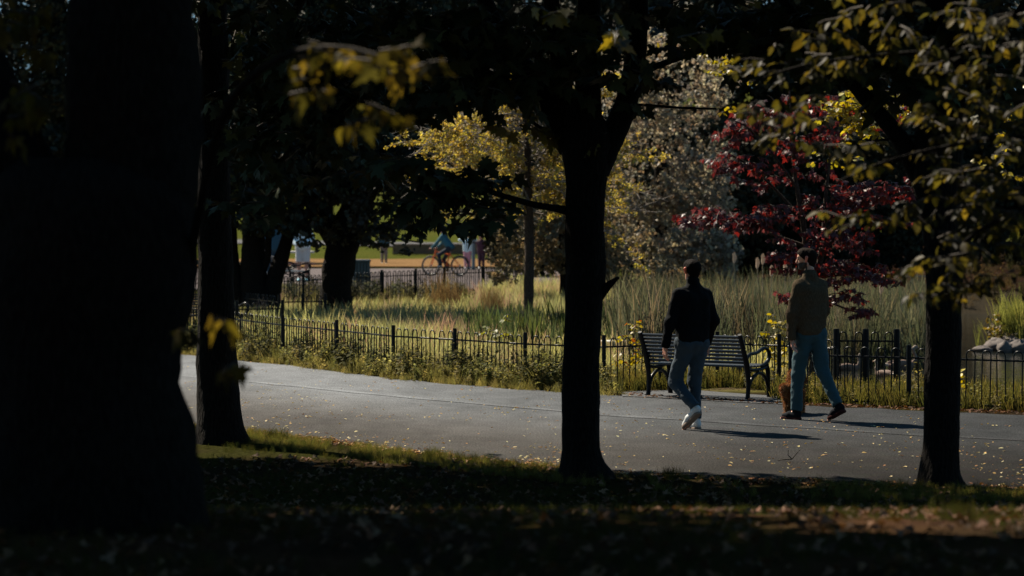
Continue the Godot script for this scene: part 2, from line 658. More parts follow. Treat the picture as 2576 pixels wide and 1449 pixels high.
# j: joints as (across to the person's right, up, forward); look: colours and cut of the clothes
func person(label: String, pos: Vector3, turn: float, j: Dictionary, look: Dictionary) -> Node3D:
	var o := thing("person", label, "person", pos, turn, look.get("group", ""))
	var p := {}
	for key in j:
		p[key] = Vector3(j[key].x, j[key].y, -j[key].z)
	var k: float = look.get("k", 1.0)
	var cell: float = look.cell
	var fine: bool = look.get("fine", false)
	var fd: Vector3 = p.face.normalized()
	var sd := fd.cross(Vector3.UP).normalized()       # the person's right
	var up := sd.cross(fd)
	var hc: Vector3 = p.head
	var skin_c: Color = look.skin
	# one continuous body
	var trunk := [
		[p.neck + Vector3(0, -0.05, 0) * k, hc - up * 0.04 * k - fd * 0.02 * k, 0.056 * k, 0.052 * k],
		[p.shl, p.shr, 0.055 * k, 0.055 * k], [p.neck - Vector3(0, 0.20, 0) * k, p.pelvis, 0.085 * k, 0.10 * k],
		[p.shl, p.ell, 0.046 * k, 0.038 * k], [p.ell, p.wrl, 0.037 * k, 0.026 * k], [p.shr, p.elr, 0.046 * k, 0.038 * k], [p.elr, p.wrr, 0.037 * k, 0.026 * k],
		[p.hipl, p.knl, 0.078 * k, 0.052 * k], [p.knl, p.anl, 0.052 * k, 0.034 * k], [p.hipr, p.knr, 0.078 * k, 0.052 * k], [p.knr, p.anr, 0.052 * k, 0.034 * k],
		[p.anl, p.toel, 0.034 * k, 0.02 * k], [p.anr, p.toer, 0.034 * k, 0.02 * k]]
	var head := [
		[hc + fd * 0.015 * k + up * 0.03 * k, hc - fd * 0.03 * k + up * 0.025 * k, 0.077 * k, 0.079 * k],
		[hc + fd * 0.03 * k, hc + fd * 0.058 * k - up * 0.085 * k, 0.060 * k, 0.036 * k],
		[hc - sd * 0.035 * k - up * 0.05 * k, hc + fd * 0.05 * k - sd * 0.012 * k - up * 0.09 * k, 0.036 * k, 0.028 * k],
		[hc + sd * 0.035 * k - up * 0.05 * k, hc + fd * 0.05 * k + sd * 0.012 * k - up * 0.09 * k, 0.036 * k, 0.028 * k],
		[hc + fd * 0.088 * k + up * 0.006 * k, hc + fd * 0.104 * k - up * 0.032 * k, 0.010 * k, 0.015 * k],
		[hc + fd * 0.082 * k - sd * 0.03 * k + up * 0.022 * k, hc + fd * 0.082 * k + sd * 0.03 * k + up * 0.022 * k, 0.012 * k, 0.012 * k],
		[hc + fd * 0.082 * k - sd * 0.016 * k - up * 0.056 * k, hc + fd * 0.082 * k + sd * 0.016 * k - up * 0.056 * k, 0.012 * k, 0.012 * k]]
	for s in [-1.0, 1.0]:
		head.append([hc + sd * s * 0.080 * k - up * 0.028 * k - fd * 0.006 * k, hc + sd * s * 0.090 * k + up * 0.016 * k - fd * 0.016 * k, 0.012 * k, 0.017 * k])
	var beard: bool = look.get("beard", false)
	var hair_c: Color = look.hair
	var paint := func(q: Vector3) -> Color:
		var r: Vector3 = q - hc
		if r.length() > 0.16 * k:
			return skin_c
		var u := r.dot(up) / k
		var f := r.dot(fd) / k
		var s := absf(r.dot(sd)) / k
		if s > 0.074 and f < 0.02:
			return Color(skin_c.r * 1.25, skin_c.g * 0.7, skin_c.b * 0.6)  # red glow of sun through the ears, put into the skin colour
		if beard and u < -0.038 and f > -0.012 and not (u > -0.052 and s < 0.022) and u > -0.15:
			return hair_c
		if u < -0.05 and u > -0.063 and f > 0.07 and s < 0.024:
			return Color(skin_c.r * 0.8, skin_c.g * 0.5, skin_c.b * 0.5)
		return skin_c
	var mb := MB.new()
	mb.tint = skin_c
	if fine:
		skin(mb, trunk, cell, 0.02 * k, 0.0, 1.0)
		skin(mb, head + [[p.neck, hc - up * 0.04 * k - fd * 0.02 * k, 0.054 * k, 0.052 * k]], 0.0055, 0.012 * k, 0.0, 1.0, paint)
		for h in [[p.wrl, p.hdl, p.pal, p.thl], [p.wrr, p.hdr, p.par, p.thr]]:
			mb.tint = skin_c
			skin(mb, hand_bones(h[0], h[1].normalized(), h[2].normalized(), h[3].normalized(), k) + [[h[0] - h[1].normalized() * 0.05, h[0] + h[1].normalized() * 0.02, 0.027 * k, 0.024 * k]], 0.0036, 0.006)
	else:
		skin(mb, trunk + head + hand_bones(p.wrl, p.hdl.normalized(), p.pal.normalized(), p.thl.normalized(), k) + hand_bones(p.wrr, p.hdr.normalized(), p.par.normalized(), p.thr.normalized(), k), cell, 0.012 * k, 0.0, 1.0, paint)
	part("body", mb.mesh(), look.get("skin_mat", mats["skin"]), o)
	# eyes
	for s in [-1.0, 1.0]:
		var eb := MB.new()
		eb.ball(hc + fd * 0.083 * k + sd * s * 0.031 * k + up * 0.002 * k, Vector3.ONE * 0.011 * k, 8)
		part("eye", eb.mesh(), mats["eye"], o)
	# hair
	var hn := (up * 0.74 - fd * 0.67).normalized()
	var hcut: float = hc.dot(hn) + (look.get("hairline", 0.0) - 0.022) * k
	var hb := MB.new()
	var hr: float = look.get("hair_r", 0.01)
	skin(hb, [
		[hc + fd * 0.018 * k + up * 0.034 * k, hc - fd * 0.034 * k + up * 0.025 * k, (0.077 + hr) * k, (0.079 + hr) * k, hn, hcut],
		[hc - fd * 0.045 * k + up * 0.02 * k, hc - fd * 0.040 * k - up * 0.060 * k, (0.058 + hr) * k, (0.044 + hr) * k, hn, hcut - 0.045 * k]], maxf(cell * 0.6, 0.007), 0.01 * k, 0.004 * k, 3000.0)
	part("hair", hb.mesh(), look.hair_mat, o)
	# the garment on the upper body
	var hem: float = look.hem
	var upv := Vector3.UP
	var sr: Vector3 = (p.shr - p.shl).normalized()
	var bulk: float = look.get("bulk", 1.0)
	var tc: Vector3 = (p.shl + p.shr) * 0.5
	var tb := [[p.shl.lerp(tc, 0.12), p.shr.lerp(tc, 0.12), 0.064 * k * bulk, 0.064 * k * bulk]]
	for q in [p.shl, p.shr]:
		tb.append([p.neck - upv * 0.015 * k, q.lerp(tc, 0.08) + upv * 0.012 * k, 0.066 * k, 0.056 * k])
	for s in [-1.0, 1.0]:
		tb.append([tc + sr * s * 0.085 * k - upv * 0.06 * k, p.pelvis + sr * s * 0.075 * k + upv * 0.02 * k, 0.125 * k * bulk, 0.118 * k * bulk, upv, hem])
	tb.append([tc - upv * 0.08 * k, p.pelvis, 0.130 * k * bulk, 0.120 * k * bulk, upv, hem])
	tb.append([p.neck - upv * 0.05 * k, p.neck + upv * look.get("collar", 0.02) * k, 0.078 * k, 0.070 * k])
	for q in [[p.shl, p.ell, p.wrl, p.hdl], [p.shr, p.elr, p.wrr, p.hdr]]:
		var wd: Vector3 = (q[2] - q[1]).normalized()
		tb.append([q[0], q[1], 0.064 * k * bulk, 0.058 * k * bulk])
		tb.append([q[1], q[2] - wd * 0.01, 0.060 * k * bulk, 0.045 * k * bulk, -wd, -(q[2].dot(wd) + 0.012 * k)])
	var tm := MB.new()
	skin(tm, tb, cell, 0.035 * k, 0.016 * k if fine else 0.0, 560.0)
	part(look.top, tm.mesh(), look.top_mat, o)
	# trousers, shorts or leggings
	var lb := []
	var waist: float = look.hem + 0.08 * k
	lb.append([p.hipl + upv * 0.02, p.hipr + upv * 0.02, 0.115 * k, 0.115 * k])
	lb.append([p.pelvis, p.pelvis + upv * 0.1 * k, 0.12 * k, 0.115 * k, -upv, -waist])
	var wl: float = look.get("leg", 1.0)
	for q in [[p.hipl, p.knl, p.anl], [p.hipr, p.knr, p.anr]]:
		if look.get("shorts", false):
			var wd: Vector3 = (q[1] - q[0]).normalized()
			lb.append([q[0], q[1], 0.105 * k * wl, 0.090 * k * wl, -wd, -(q[1].dot(wd) - 0.04 * k)])
		else:
			lb.append([q[0], q[1], 0.100 * k * wl, 0.073 * k * wl])
			var wd: Vector3 = (q[2] - q[1]).normalized()
			lb.append([q[1], q[2], 0.072 * k * wl, 0.058 * k * wl, -wd, -(q[2].dot(wd) - 0.02 * k)])
	var lm := MB.new()
	skin(lm, lb, cell, 0.03 * k, 0.016 * k if fine else 0.0, 620.0)
	part(look.bottom, lm.mesh(), look.bottom_mat, o)
	for s in [[p.heell, p.toel, p.anl], [p.heelr, p.toer, p.anr]]:
		foot_part("shoe", o, s[0], s[1], s[2], k, look.shoe_mat, look.sole_mat, 0.009 if fine else cell)
	return o

func standing(k: float) -> Dictionary:          # an upright pose, scaled
	var j := {"pelvis": Vector3(0, 0.93, 0), "hipl": Vector3(-0.09, 0.9, 0), "hipr": Vector3(0.09, 0.9, 0), "knl": Vector3(-0.10, 0.5, 0.03), "knr": Vector3(0.10, 0.5, 0.03),
		"anl": Vector3(-0.10, 0.09, 0), "anr": Vector3(0.10, 0.09, 0), "toel": Vector3(-0.12, 0.0, 0.2), "toer": Vector3(0.12, 0.0, 0.2), "heell": Vector3(-0.10, 0.0, -0.06), "heelr": Vector3(0.10, 0.0, -0.06),
		"neck": Vector3(0, 1.5, 0), "head": Vector3(0, 1.68, 0.02), "shl": Vector3(-0.18, 1.43, 0), "shr": Vector3(0.18, 1.43, 0), "ell": Vector3(-0.24, 1.14, 0.0), "elr": Vector3(0.24, 1.14, 0.0),
		"wrl": Vector3(-0.24, 0.88, 0.08), "wrr": Vector3(0.24, 0.88, 0.08)}
	for q in j:
		j[q] *= k
	j.merge({"face": Vector3(0, 0, 1), "hdl": Vector3(0, -1, 0.1), "hdr": Vector3(0, -1, 0.1), "pal": Vector3(1, 0, 0), "par": Vector3(-1, 0, 0), "thl": Vector3(0, 0, 1), "thr": Vector3(0, 0, 1)})
	return j


# ---------------------------------------------------------------- park furniture
func hoop_mesh(w: float, h: float, r: float) -> ArrayMesh:
	var pts := [Vector3(-w / 2, 0, 0), Vector3(-w / 2, h - w / 2, 0)]
	for k in range(1, 6):
		var a := PI - PI * k / 6.0
		pts.append(Vector3(cos(a) * w / 2, h - w / 2 + sin(a) * w / 2, 0))
	pts.append(Vector3(w / 2, h - w / 2, 0))
	pts.append(Vector3(w / 2, 0, 0))
	var rad := []
	for p in pts:
		rad.append(r)
	var mb := MB.new()
	mb.tube(pts, rad, 5, false, 1.0, null, 0.0, Vector3(0, 0, 1))
	return mb.mesh()

func fence(label: String, posts: Array, h: float, pitch: float, post_r: float, group := "", bar := 0.0085) -> Node3D:      # posts: [x, distance]
	var base := Vector3(posts[0][0], height(posts[0][0], -posts[0][1]), -posts[0][1])
	var o := thing("fence", label, "fence", base, 0.0, group)
	var hm := hoop_mesh(pitch * 0.54, h - 0.05, bar)
	var pb := MB.new()
	pb.tube([Vector3(0, -0.05, 0), Vector3(0, h + 0.012, 0), Vector3(0, h + 0.022, 0)], [post_r, post_r, post_r * 0.8], 10)
	var pm := pb.mesh()
	for k in posts.size():
		var a := Vector3(posts[k][0], height(posts[k][0], -posts[k][1]), -posts[k][1])
		part("post", pm, mats["fence paint"], o, a - base)
		if k == posts.size() - 1:
			break
		var e := Vector3(posts[k + 1][0], height(posts[k + 1][0], -posts[k + 1][1]), -posts[k + 1][1])
		var dir := (e - a).normalized()
		var len := a.distance_to(e)
		for y in [0.045, h - 0.13]:
			var rb := MB.new()
			rb.box(Vector3.ZERO, Vector3(len - post_r * 2 + 0.004, 0.022, 0.009), Basis(dir, Vector3.UP, dir.cross(Vector3.UP)), 0.002)
			part("rail", rb.mesh(), mats["fence paint"], o, (a + e) / 2 - base + Vector3(0, y, 0))
		var n := int(len / pitch)
		for q in n:
			var t := (q + 0.5 + (len / pitch - n) * 0.5) * pitch / len
			var hp := part("hoop", hm, mats["fence paint"], o)
			hp.transform = Transform3D(Basis(Vector3(dir.x, 0, dir.z).normalized().rotated(Vector3.UP, rnd(-0.05, 0.05)), Vector3.UP + Vector3(rnd(-0.02, 0.02), 0, rnd(-0.02, 0.02)), Vector3(-dir.z, 0, dir.x).normalized()), a.lerp(e, t) - base + Vector3(0, 0.03, 0))
	return o

func bench(label: String, pos: Vector3, turn: float, len: float, group: String) -> Node3D:      # the sitter looks along -z
	var o := thing("park_bench", label, "bench", pos, turn, group)
	var iron: Material = mats["bench iron"]
	var sweep := func(pts: Array, rad: Array, x: float) -> MB:
		var mb := MB.new()
		var p3 := []
		var fr := []
		for k in pts.size() - 1:
			for q in 4:
				var a: Vector2 = pts[maxi(k - 1, 0)]
				var e: Vector2 = pts[mini(k + 2, pts.size() - 1)]
				var v: Vector2 = pts[k].cubic_interpolate(pts[k + 1], a, e, q / 4.0)
				p3.append(Vector3(x, v.y, -v.x))
				fr.append(lerpf(rad[k], rad[k + 1], q / 4.0) * 1.22)
		p3.append(Vector3(x, pts[-1].y, -pts[-1].x))
		fr.append(rad[-1])
		mb.tube(p3, fr, 8, true, 0.8, null, 0.0, Vector3(1, 0, 0))
		return mb
	for x in [-len / 2, len / 2]:
		var back: MB = sweep.call([Vector2(-0.22, 0.80), Vector2(-0.19, 0.75), Vector2(-0.10, 0.56), Vector2(-0.04, 0.42), Vector2(-0.005, 0.25), Vector2(-0.01, 0.08), Vector2(-0.03, 0.0)], [0.022, 0.025, 0.028, 0.033, 0.026, 0.024, 0.03], x)
		part("rear_leg", back.mesh(), iron, o)
		var arm: MB = sweep.call([Vector2(-0.07, 0.50), Vector2(0.04, 0.555), Vector2(0.20, 0.565), Vector2(0.36, 0.615), Vector2(0.46, 0.60), Vector2(0.51, 0.54), Vector2(0.49, 0.47), Vector2(0.41, 0.425), Vector2(0.3, 0.40)], [0.024, 0.022, 0.02, 0.022, 0.022, 0.022, 0.024, 0.022, 0.018], x)
		part("armrest", arm.mesh(), iron, o)
		var front: MB = sweep.call([Vector2(0.44, 0.41), Vector2(0.475, 0.34), Vector2(0.485, 0.22), Vector2(0.49, 0.1), Vector2(0.52, 0.0)], [0.026, 0.026, 0.024, 0.023, 0.03], x)
		part("front_leg", front.mesh(), iron, o)
		var seat: MB = sweep.call([Vector2(-0.03, 0.375), Vector2(0.12, 0.36), Vector2(0.3, 0.365), Vector2(0.45, 0.39)], [0.024, 0.022, 0.022, 0.022], x)
		part("seat_bracket", seat.mesh(), iron, o)
		var arch: MB = sweep.call([Vector2(0.0, 0.13), Vector2(0.06, 0.235), Vector2(0.16, 0.30), Vector2(0.25, 0.32), Vector2(0.34, 0.30), Vector2(0.43, 0.235), Vector2(0.485, 0.14)], [0.02, 0.02, 0.02, 0.022, 0.02, 0.02, 0.02], x)
		part("arch", arch.mesh(), iron, o)
	for k in 8:
		var t := k / 7.0
		var u := lerpf(-0.185, -0.045, pow(t, 0.9))
		var y := lerpf(0.765, 0.455, t)
		var mb := MB.new()
		mb.box(Vector3.ZERO, Vector3(len + 0.02, 0.030, 0.028), Basis(Vector3.RIGHT, 0.38), 0.004)
		part("back_slat", mb.mesh(), mats["bench slat"], o, Vector3(0, y, -u - 0.03))
	for k in 7:
		var u := lerpf(-0.02, 0.45, k / 6.0)
		var mb := MB.new()
		mb.box(Vector3.ZERO, Vector3(len + 0.02, 0.022, 0.05), Basis(Vector3.RIGHT, 0.06), 0.004)
		part("seat_slat", mb.mesh(), mats["bench slat"], o, Vector3(0, 0.402 + 0.06 * absf(u - 0.2) * 0.5, -u))
	return o

func goose(label: String, pos: Vector3, turn: float, bent: bool, s := 1.0) -> void:
	var o := thing("goose", label, "goose", pos, turn, "geese on the pond")
	var body := [[Vector3(-0.20, 0.06, 0), Vector3(0.14, 0.07, 0), 0.07, 0.12], [Vector3(-0.20, 0.07, 0), Vector3(-0.36, 0.12, 0), 0.06, 0.02], [Vector3(0.1, 0.07, 0), Vector3(0.24, 0.1, 0), 0.11, 0.06]]
	var neck := [Vector3(0.25, 0.1, 0), Vector3(0.30, 0.24, 0), Vector3(0.27, 0.36, 0), Vector3(0.31, 0.42, 0)] if not bent else [Vector3(0.25, 0.1, 0), Vector3(0.36, 0.22, 0), Vector3(0.26, 0.40, 0), Vector3(0.33, 0.43, 0)]
	for k in 3:
		body.append([neck[k], neck[k + 1], [0.05, 0.034, 0.028][k], [0.034, 0.028, 0.034][k]])
	body.append([neck[3], neck[3] + Vector3(0.05, -0.005, 0), 0.036, 0.022])
	for b in body:
		for q in 4:
			b[q] *= s
	var mb := MB.new()
	var paint := func(p: Vector3) -> Color:
		if p.x > 0.2 * s and p.y > 0.2 * s:
			return Color(0.22, 0.17, 0.13)
		return Color(0.35, 0.3, 0.25) if p.x < -0.3 * s else Color(0.15, 0.09, 0.06)
	skin(mb, body, 0.016 * s, 0.03 * s, 0.004, 2500.0, paint)
	part("body", mb.mesh(), mats["feather"], o)
	var bb := MB.new()
	bb.tube([(neck[3] + Vector3(0.06, -0.004, 0)) * s, (neck[3] + Vector3(0.115, -0.02, 0)) * s], [0.018 * s, 0.006 * s], 6)
	part("beak", bb.mesh(), mats["beak"], o)
	for z in [-1.0, 1.0]:
		var wb := MB.new()
		wb.ball(Vector3(-0.10, 0.13, z * 0.085) * s, Vector3(0.22, 0.07, 0.04) * s, 10, Basis(Vector3(0, 0, 1), 0.12), noise, 0.15)
		part("wing", wb.mesh(), mats["wing"], o)

func rock(called: String, label: String, pos: Vector3, s: Vector3, m: Material, group := "", turn := 0.0, cat := "rock") -> void:
	var o := MeshInstance3D.new()
	o.name = numbered(called)
	var mb := MB.new()
	mb.ball(Vector3.ZERO, s, 14, Basis.IDENTITY, noise, 0.55)
	mb.smooth()
	o.mesh = mb.mesh()
	o.material_override = m
	o.position = pos
	o.rotation.y = turn
	add_child(o)
	tag(o, label, cat, group)


# ---------------------------------------------------------------- the ground and its surfaces
func along(curve: Array, x: float) -> float:
	for k in curve.size() - 1:
		if x <= curve[k + 1][0]:
			return lerpf(curve[k][1], curve[k + 1][1], clampf((x - curve[k][0]) / (curve[k + 1][0] - curve[k][0]), 0.0, 1.0))
	return curve[-1][1]

const NEAR_EDGE := [[-16.0, 45.0], [-9.0, 37.5], [-5.0, 33.2], [-2.6, 31.0], [-0.7, 28.3], [0.57, 26.7], [1.73, 25.8], [3.33, 25.1], [4.2, 24.8], [7.0, 24.4], [16.0, 23.6]]
const FAR_EDGE := [[-16.0, 66.0], [-9.0, 54.0], [-5.2, 47.4], [-3.42, 44.4], [-2.5, 42.5], [-1.62, 40.7], [-0.76, 39.5], [0.17, 38.3], [1.16, 37.3], [1.9, 36.5], [3.3, 35.35], [4.63, 34.5], [6.1, 33.5], [9.0, 32.0], [16.0, 29.5]]

func sheet(called: String, nearc: Array, farc: Array, x0: float, x1: float, nx: int, nd: int, lift: float, material: Material, paint: Callable, ragged := 0.0) -> void:
	var mb := MB.new()
	for a in nx + 1:
		var x := lerpf(x0, x1, float(a) / nx)
		var d0 := along(nearc, x) + ragged * noise.get_noise_2d(x * 90.0, 3.0)
		var d1 := along(farc, x) + ragged * noise.get_noise_2d(x * 90.0, 77.0)
		for b in nd + 1:
			var t := float(b) / nd
			var d := lerpf(d0, d1, t)
			mb.tint = paint.call(x, d, t)
			mb.add(Vector3(x, height(x, -d) + lift, -d), Vector3.UP)
	for a in nx:
		for b in nd:
			var k := a * (nd + 1) + b
			mb.quad(k, k + 1, k + nd + 2, k + nd + 1)
	mb.smooth()
	var o := part(called, mb.mesh(), material, self)
	o.set_meta("kind", "structure")

func build_ground() -> void:
	var xs := []
	var x := -240.0
	while x < 240.0:
		xs.append(x)
		x += 0.35 if absf(x) < 12.0 else (1.2 if absf(x) < 30.0 else 14.0)
	var ds := []
	var d := -60.0
	while d < 520.0:
		ds.append(d)
		d += 8.0 if d < 0.0 else (0.6 if d < 26.0 else (0.5 if d < 82.0 else (2.0 if d < 130.0 else 14.0)))
	var mb := MB.new()
	for q in ds:
		for p in xs:
			var n := noise.get_noise_2d(p * 40.0, q * 40.0)
			var n2 := noise.get_noise_2d(p * 160.0 + 50.0, q * 160.0)
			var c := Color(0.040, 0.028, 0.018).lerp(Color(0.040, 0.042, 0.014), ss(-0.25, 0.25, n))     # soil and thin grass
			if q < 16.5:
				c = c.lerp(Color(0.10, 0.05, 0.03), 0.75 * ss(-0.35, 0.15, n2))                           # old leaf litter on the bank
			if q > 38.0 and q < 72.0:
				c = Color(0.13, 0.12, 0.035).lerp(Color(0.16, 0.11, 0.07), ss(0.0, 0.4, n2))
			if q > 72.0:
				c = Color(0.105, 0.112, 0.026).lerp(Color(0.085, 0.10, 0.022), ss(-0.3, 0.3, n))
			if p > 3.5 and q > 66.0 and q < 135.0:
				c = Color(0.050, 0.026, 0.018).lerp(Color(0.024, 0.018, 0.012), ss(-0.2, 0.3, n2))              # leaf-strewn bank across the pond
			if p > 1.0 and pond(p, q) < 1.1 and q > 36 and q < 80:
				c = Color(0.05, 0.04, 0.03)
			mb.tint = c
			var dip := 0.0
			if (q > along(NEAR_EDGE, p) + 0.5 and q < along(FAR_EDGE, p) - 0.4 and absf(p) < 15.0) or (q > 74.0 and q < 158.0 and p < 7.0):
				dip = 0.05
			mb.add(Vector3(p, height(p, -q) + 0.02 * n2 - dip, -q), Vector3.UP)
	for a in ds.size() - 1:
		for b in xs.size() - 1:
			var k: int = a * xs.size() + b
			mb.quad(k, k + 1, k + xs.size() + 1, k + xs.size())
	mb.smooth()
	part("ground", mb.mesh(), mats["ground"], self).set_meta("kind", "structure")

	# the path: paler to the far left, darker near and right, dirty leaf-stained rim
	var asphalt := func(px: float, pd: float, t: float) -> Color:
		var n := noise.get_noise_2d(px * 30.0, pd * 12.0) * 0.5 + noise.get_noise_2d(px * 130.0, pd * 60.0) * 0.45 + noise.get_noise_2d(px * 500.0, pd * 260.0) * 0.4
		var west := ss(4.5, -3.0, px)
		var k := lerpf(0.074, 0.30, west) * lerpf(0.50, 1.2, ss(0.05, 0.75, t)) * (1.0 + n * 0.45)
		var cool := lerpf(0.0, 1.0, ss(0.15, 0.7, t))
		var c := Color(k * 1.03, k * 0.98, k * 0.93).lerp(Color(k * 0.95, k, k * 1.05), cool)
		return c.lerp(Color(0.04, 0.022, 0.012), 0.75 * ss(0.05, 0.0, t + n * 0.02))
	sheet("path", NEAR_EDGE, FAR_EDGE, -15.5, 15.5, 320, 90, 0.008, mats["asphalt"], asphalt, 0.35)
	var seam0 := [[-16.0, 55.5], [-3.57, 40.0], [-1.49, 36.9], [1.02, 33.6], [4.16, 30.62], [7.0, 28.6], [16.0, 25.5]]
	var seam1 := []
	for q in seam0:
		seam1.append([q[0], q[1] + 0.26])
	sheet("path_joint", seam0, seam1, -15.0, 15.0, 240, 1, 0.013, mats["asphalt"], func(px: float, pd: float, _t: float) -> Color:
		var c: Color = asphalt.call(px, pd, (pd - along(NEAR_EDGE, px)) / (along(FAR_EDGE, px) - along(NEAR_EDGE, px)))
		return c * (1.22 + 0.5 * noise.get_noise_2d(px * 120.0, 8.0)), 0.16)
	sheet("bench_pad", [[1.35, 36.95], [3.25, 35.35]], [[1.35, 37.75], [2.2, 38.2], [3.25, 36.9]], 1.35, 3.25, 12, 8, 0.016, mats["pad"], func(px: float, pd: float, _t: float) -> Color:
		var k := 0.06 * (1.0 + 0.5 * noise.get_noise_2d(px * 200.0, pd * 200.0))
		return Color(k * 0.85, k, k * 1.15), 0.15)
	sheet("far_path", [[-40.0, 76.0], [3.0, 76.0]], [[-40.0, 96.0], [3.0, 96.0]], -40.0, 3.0, 40, 14, 0.008, mats["asphalt"], func(_x: float, _d: float, _t: float) -> Color: return Color(0.27, 0.23, 0.23))
	sheet("sandy_path", [[-40.0, 99.0], [6.0, 99.0]], [[-40.0, 112.5], [6.0, 112.5]], -40.0, 6.0, 40, 8, 0.010, mats["asphalt"], func(_x: float, _d: float, _t: float) -> Color: return Color(0.40, 0.235, 0.10), 0.6)
	sheet("hillside_path", [[-40.0, 152.0], [-2.0, 128.0], [2.0, 127.0]], [[-40.0, 157.0], [-2.0, 135.0], [2.0, 134.0]], -40.0, 2.0, 40, 6, 0.010, mats["asphalt"], func(_x: float, _d: float, _t: float) -> Color: return Color(0.24, 0.24, 0.25))
	# the pond
	var wb := MB.new()
	var ring := []
	for k in 48:
		var a := TAU * k / 48
		ring.append(Vector3(8.6 + 7.6 * cos(a), -0.30, -57.0 - 19.6 * sin(a)))
	wb.flat(ring, Vector3.UP)
	part("water", wb.mesh(), mats["water"], self).set_meta("kind", "structure")


func fence_at(x: float) -> float:
	return along([[-6.6, 52.0], [-4.4, 47.4], [-3.42, 45.0], [-2.5, 43.06], [-1.62, 41.2], [-0.76, 40.15], [0.17, 38.9], [1.16, 38.1], [1.9, 38.6], [2.66, 39.1], [3.4, 38.4], [4.04, 37.6], [4.8, 37.6], [16.0, 31.5]], x)


func _ready() -> void:
	# ------------------------------------------------ camera, sky, sun, exposure
	noise.seed = 7
	noise.fractal_octaves = 3
	var cam := Camera3D.new()
	cam.name = "camera"
	add_child(cam)
	cam.position = Vector3(0, EYE, 0)
	cam.rotation.x = -atan((724.5 - HORIZON) / FOCAL)
	var lens := CameraAttributesPhysical.new()
	lens.frustum_focal_length = 12.0 / (724.5 / FOCAL)
	lens.frustum_focus_distance = 33.0
	lens.frustum_near = 0.1
	lens.frustum_far = 900.0
	lens.exposure_aperture = 3.4
	lens.exposure_shutter_speed = 100.0
	lens.exposure_sensitivity = 100.0
	cam.attributes = lens
	cam.fov = rad_to_deg(2.0 * atan(724.5 / FOCAL))
	cam.near = 0.1
	cam.far = 900.0
	cam.current = true
	var env := Environment.new()
	var sky := Sky.new()
	var sm := ProceduralSkyMaterial.new()
	sm.sky_top_color = Color(0.22, 0.37, 0.50)
	sm.sky_horizon_color = Color(0.46, 0.58, 0.64)
	sm.sky_curve = 0.2
	sm.ground_horizon_color = Color(0.30, 0.32, 0.30)
	sm.ground_bottom_color = Color(0.06, 0.06, 0.05)
	sky.sky_material = sm
	env.background_mode = Environment.BG_SKY
	env.sky = sky
	env.background_energy_multiplier = 0.70
	env.tonemap_mode = Environment.TONE_MAPPER_LINEAR
	env.tonemap_exposure = 2.0
	env.sdfgi_enabled = true
	env.ssao_enabled = true
	env.ssil_enabled = true
	var we := WorldEnvironment.new()
	we.name = "sky"
	we.environment = env
	add_child(we)
	var sun := DirectionalLight3D.new()
	sun.name = "sun"
	sun.light_energy = 1.6
	sun.light_color = Color(1.0, 0.95, 0.87)
	sun.light_angular_distance = 0.5
	sun.shadow_enabled = true
	add_child(sun)
	sun.look_at_from_position(Vector3.ZERO, Vector3(0.66, -1.0, 0.76), Vector3.UP)

	# ------------------------------------------------ materials
	textured(mat("ground", Color.WHITE, 1.0, {"vertex_color_use_as_albedo": true, "metallic_specular": 0.02}), grain("soil", 0.03, 0.55, 1.0), Vector3.ONE * 0.9, 3.0)
	textured(mat("asphalt", Color.WHITE, 0.85, {"vertex_color_use_as_albedo": true, "metallic_specular": 0.08}), grain("chips", 0.035, 0.42, 1.0, 5, 1024), Vector3.ONE * 1.1, 1.0)
	textured(mat("pad", Color.WHITE, 0.65, {"vertex_color_use_as_albedo": true}), grain("chips", 0.035, 0.42, 1.0, 5, 1024), Vector3.ONE * 1.5, 1.0)
	textured(mat("joint", Color(0.105, 0.115, 0.125), 0.85, {"metallic_specular": 0.1}), grain("chips", 0.035, 0.42, 1.0, 5, 1024), Vector3.ONE * 1.3)
	mat("water", Color(0.018, 0.02, 0.016), 0.06, {"normal_enabled": true, "uv1_triplanar": true, "uv1_world_triplanar": true, "uv1_scale": Vector3(0.25, 0.25, 0.25), "normal_scale": 0.12})
	var wn := FastNoiseLite.new()
	wn.frequency = 0.02
	var wt := NoiseTexture2D.new()
	wt.seamless = true
	wt.as_normal_map = true
	wt.noise = wn
	mats["water"].normal_texture = wt
	textured(mat("bark", Color(0.026, 0.022, 0.018), 0.95, {"metallic_specular": 0.2}), grain("bark", 0.03, 0.35, 1.0), Vector3(2.6, 0.7, 2.6), 3.0)
	textured(mat("pale bark", Color(0.14, 0.105, 0.085), 0.95, {"metallic_specular": 0.2}), grain("bark", 0.03, 0.35, 1.0), Vector3(4.0, 1.0, 4.0), 1.5)
	mat("twig", Color(0.05, 0.04, 0.03), 0.9)
	mat("pale twig", Color(0.22, 0.19, 0.165), 0.9)
	mat("fence paint", Color(0.004, 0.007, 0.010), 0.34, {"metallic_specular": 0.28})
	mat("bench iron", Color(0.004, 0.006, 0.008), 0.35, {"metallic_specular": 0.28})
	mat("bench slat", Color(0.022, 0.028, 0.034), 0.3, {"metallic_specular": 0.4})
	mat("skin", Color.WHITE, 0.55, {"vertex_color_use_as_albedo": true, "subsurf_scatter_enabled": true, "subsurf_scatter_strength": 0.25})
	mat("eye", Color(0.03, 0.025, 0.02), 0.2)
	textured(mat("dark hair", Color(0.016, 0.012, 0.010), 0.8, {"metallic_specular": 0.15}), grain("hair", 0.06, 0.4, 1.0), Vector3(14, 3, 14), 0.4, false)
	textured(mat("brown hair", Color(0.035, 0.022, 0.015), 0.8, {"metallic_specular": 0.15}), grain("hair", 0.06, 0.4, 1.0), Vector3(14, 3, 14), 0.4, false)
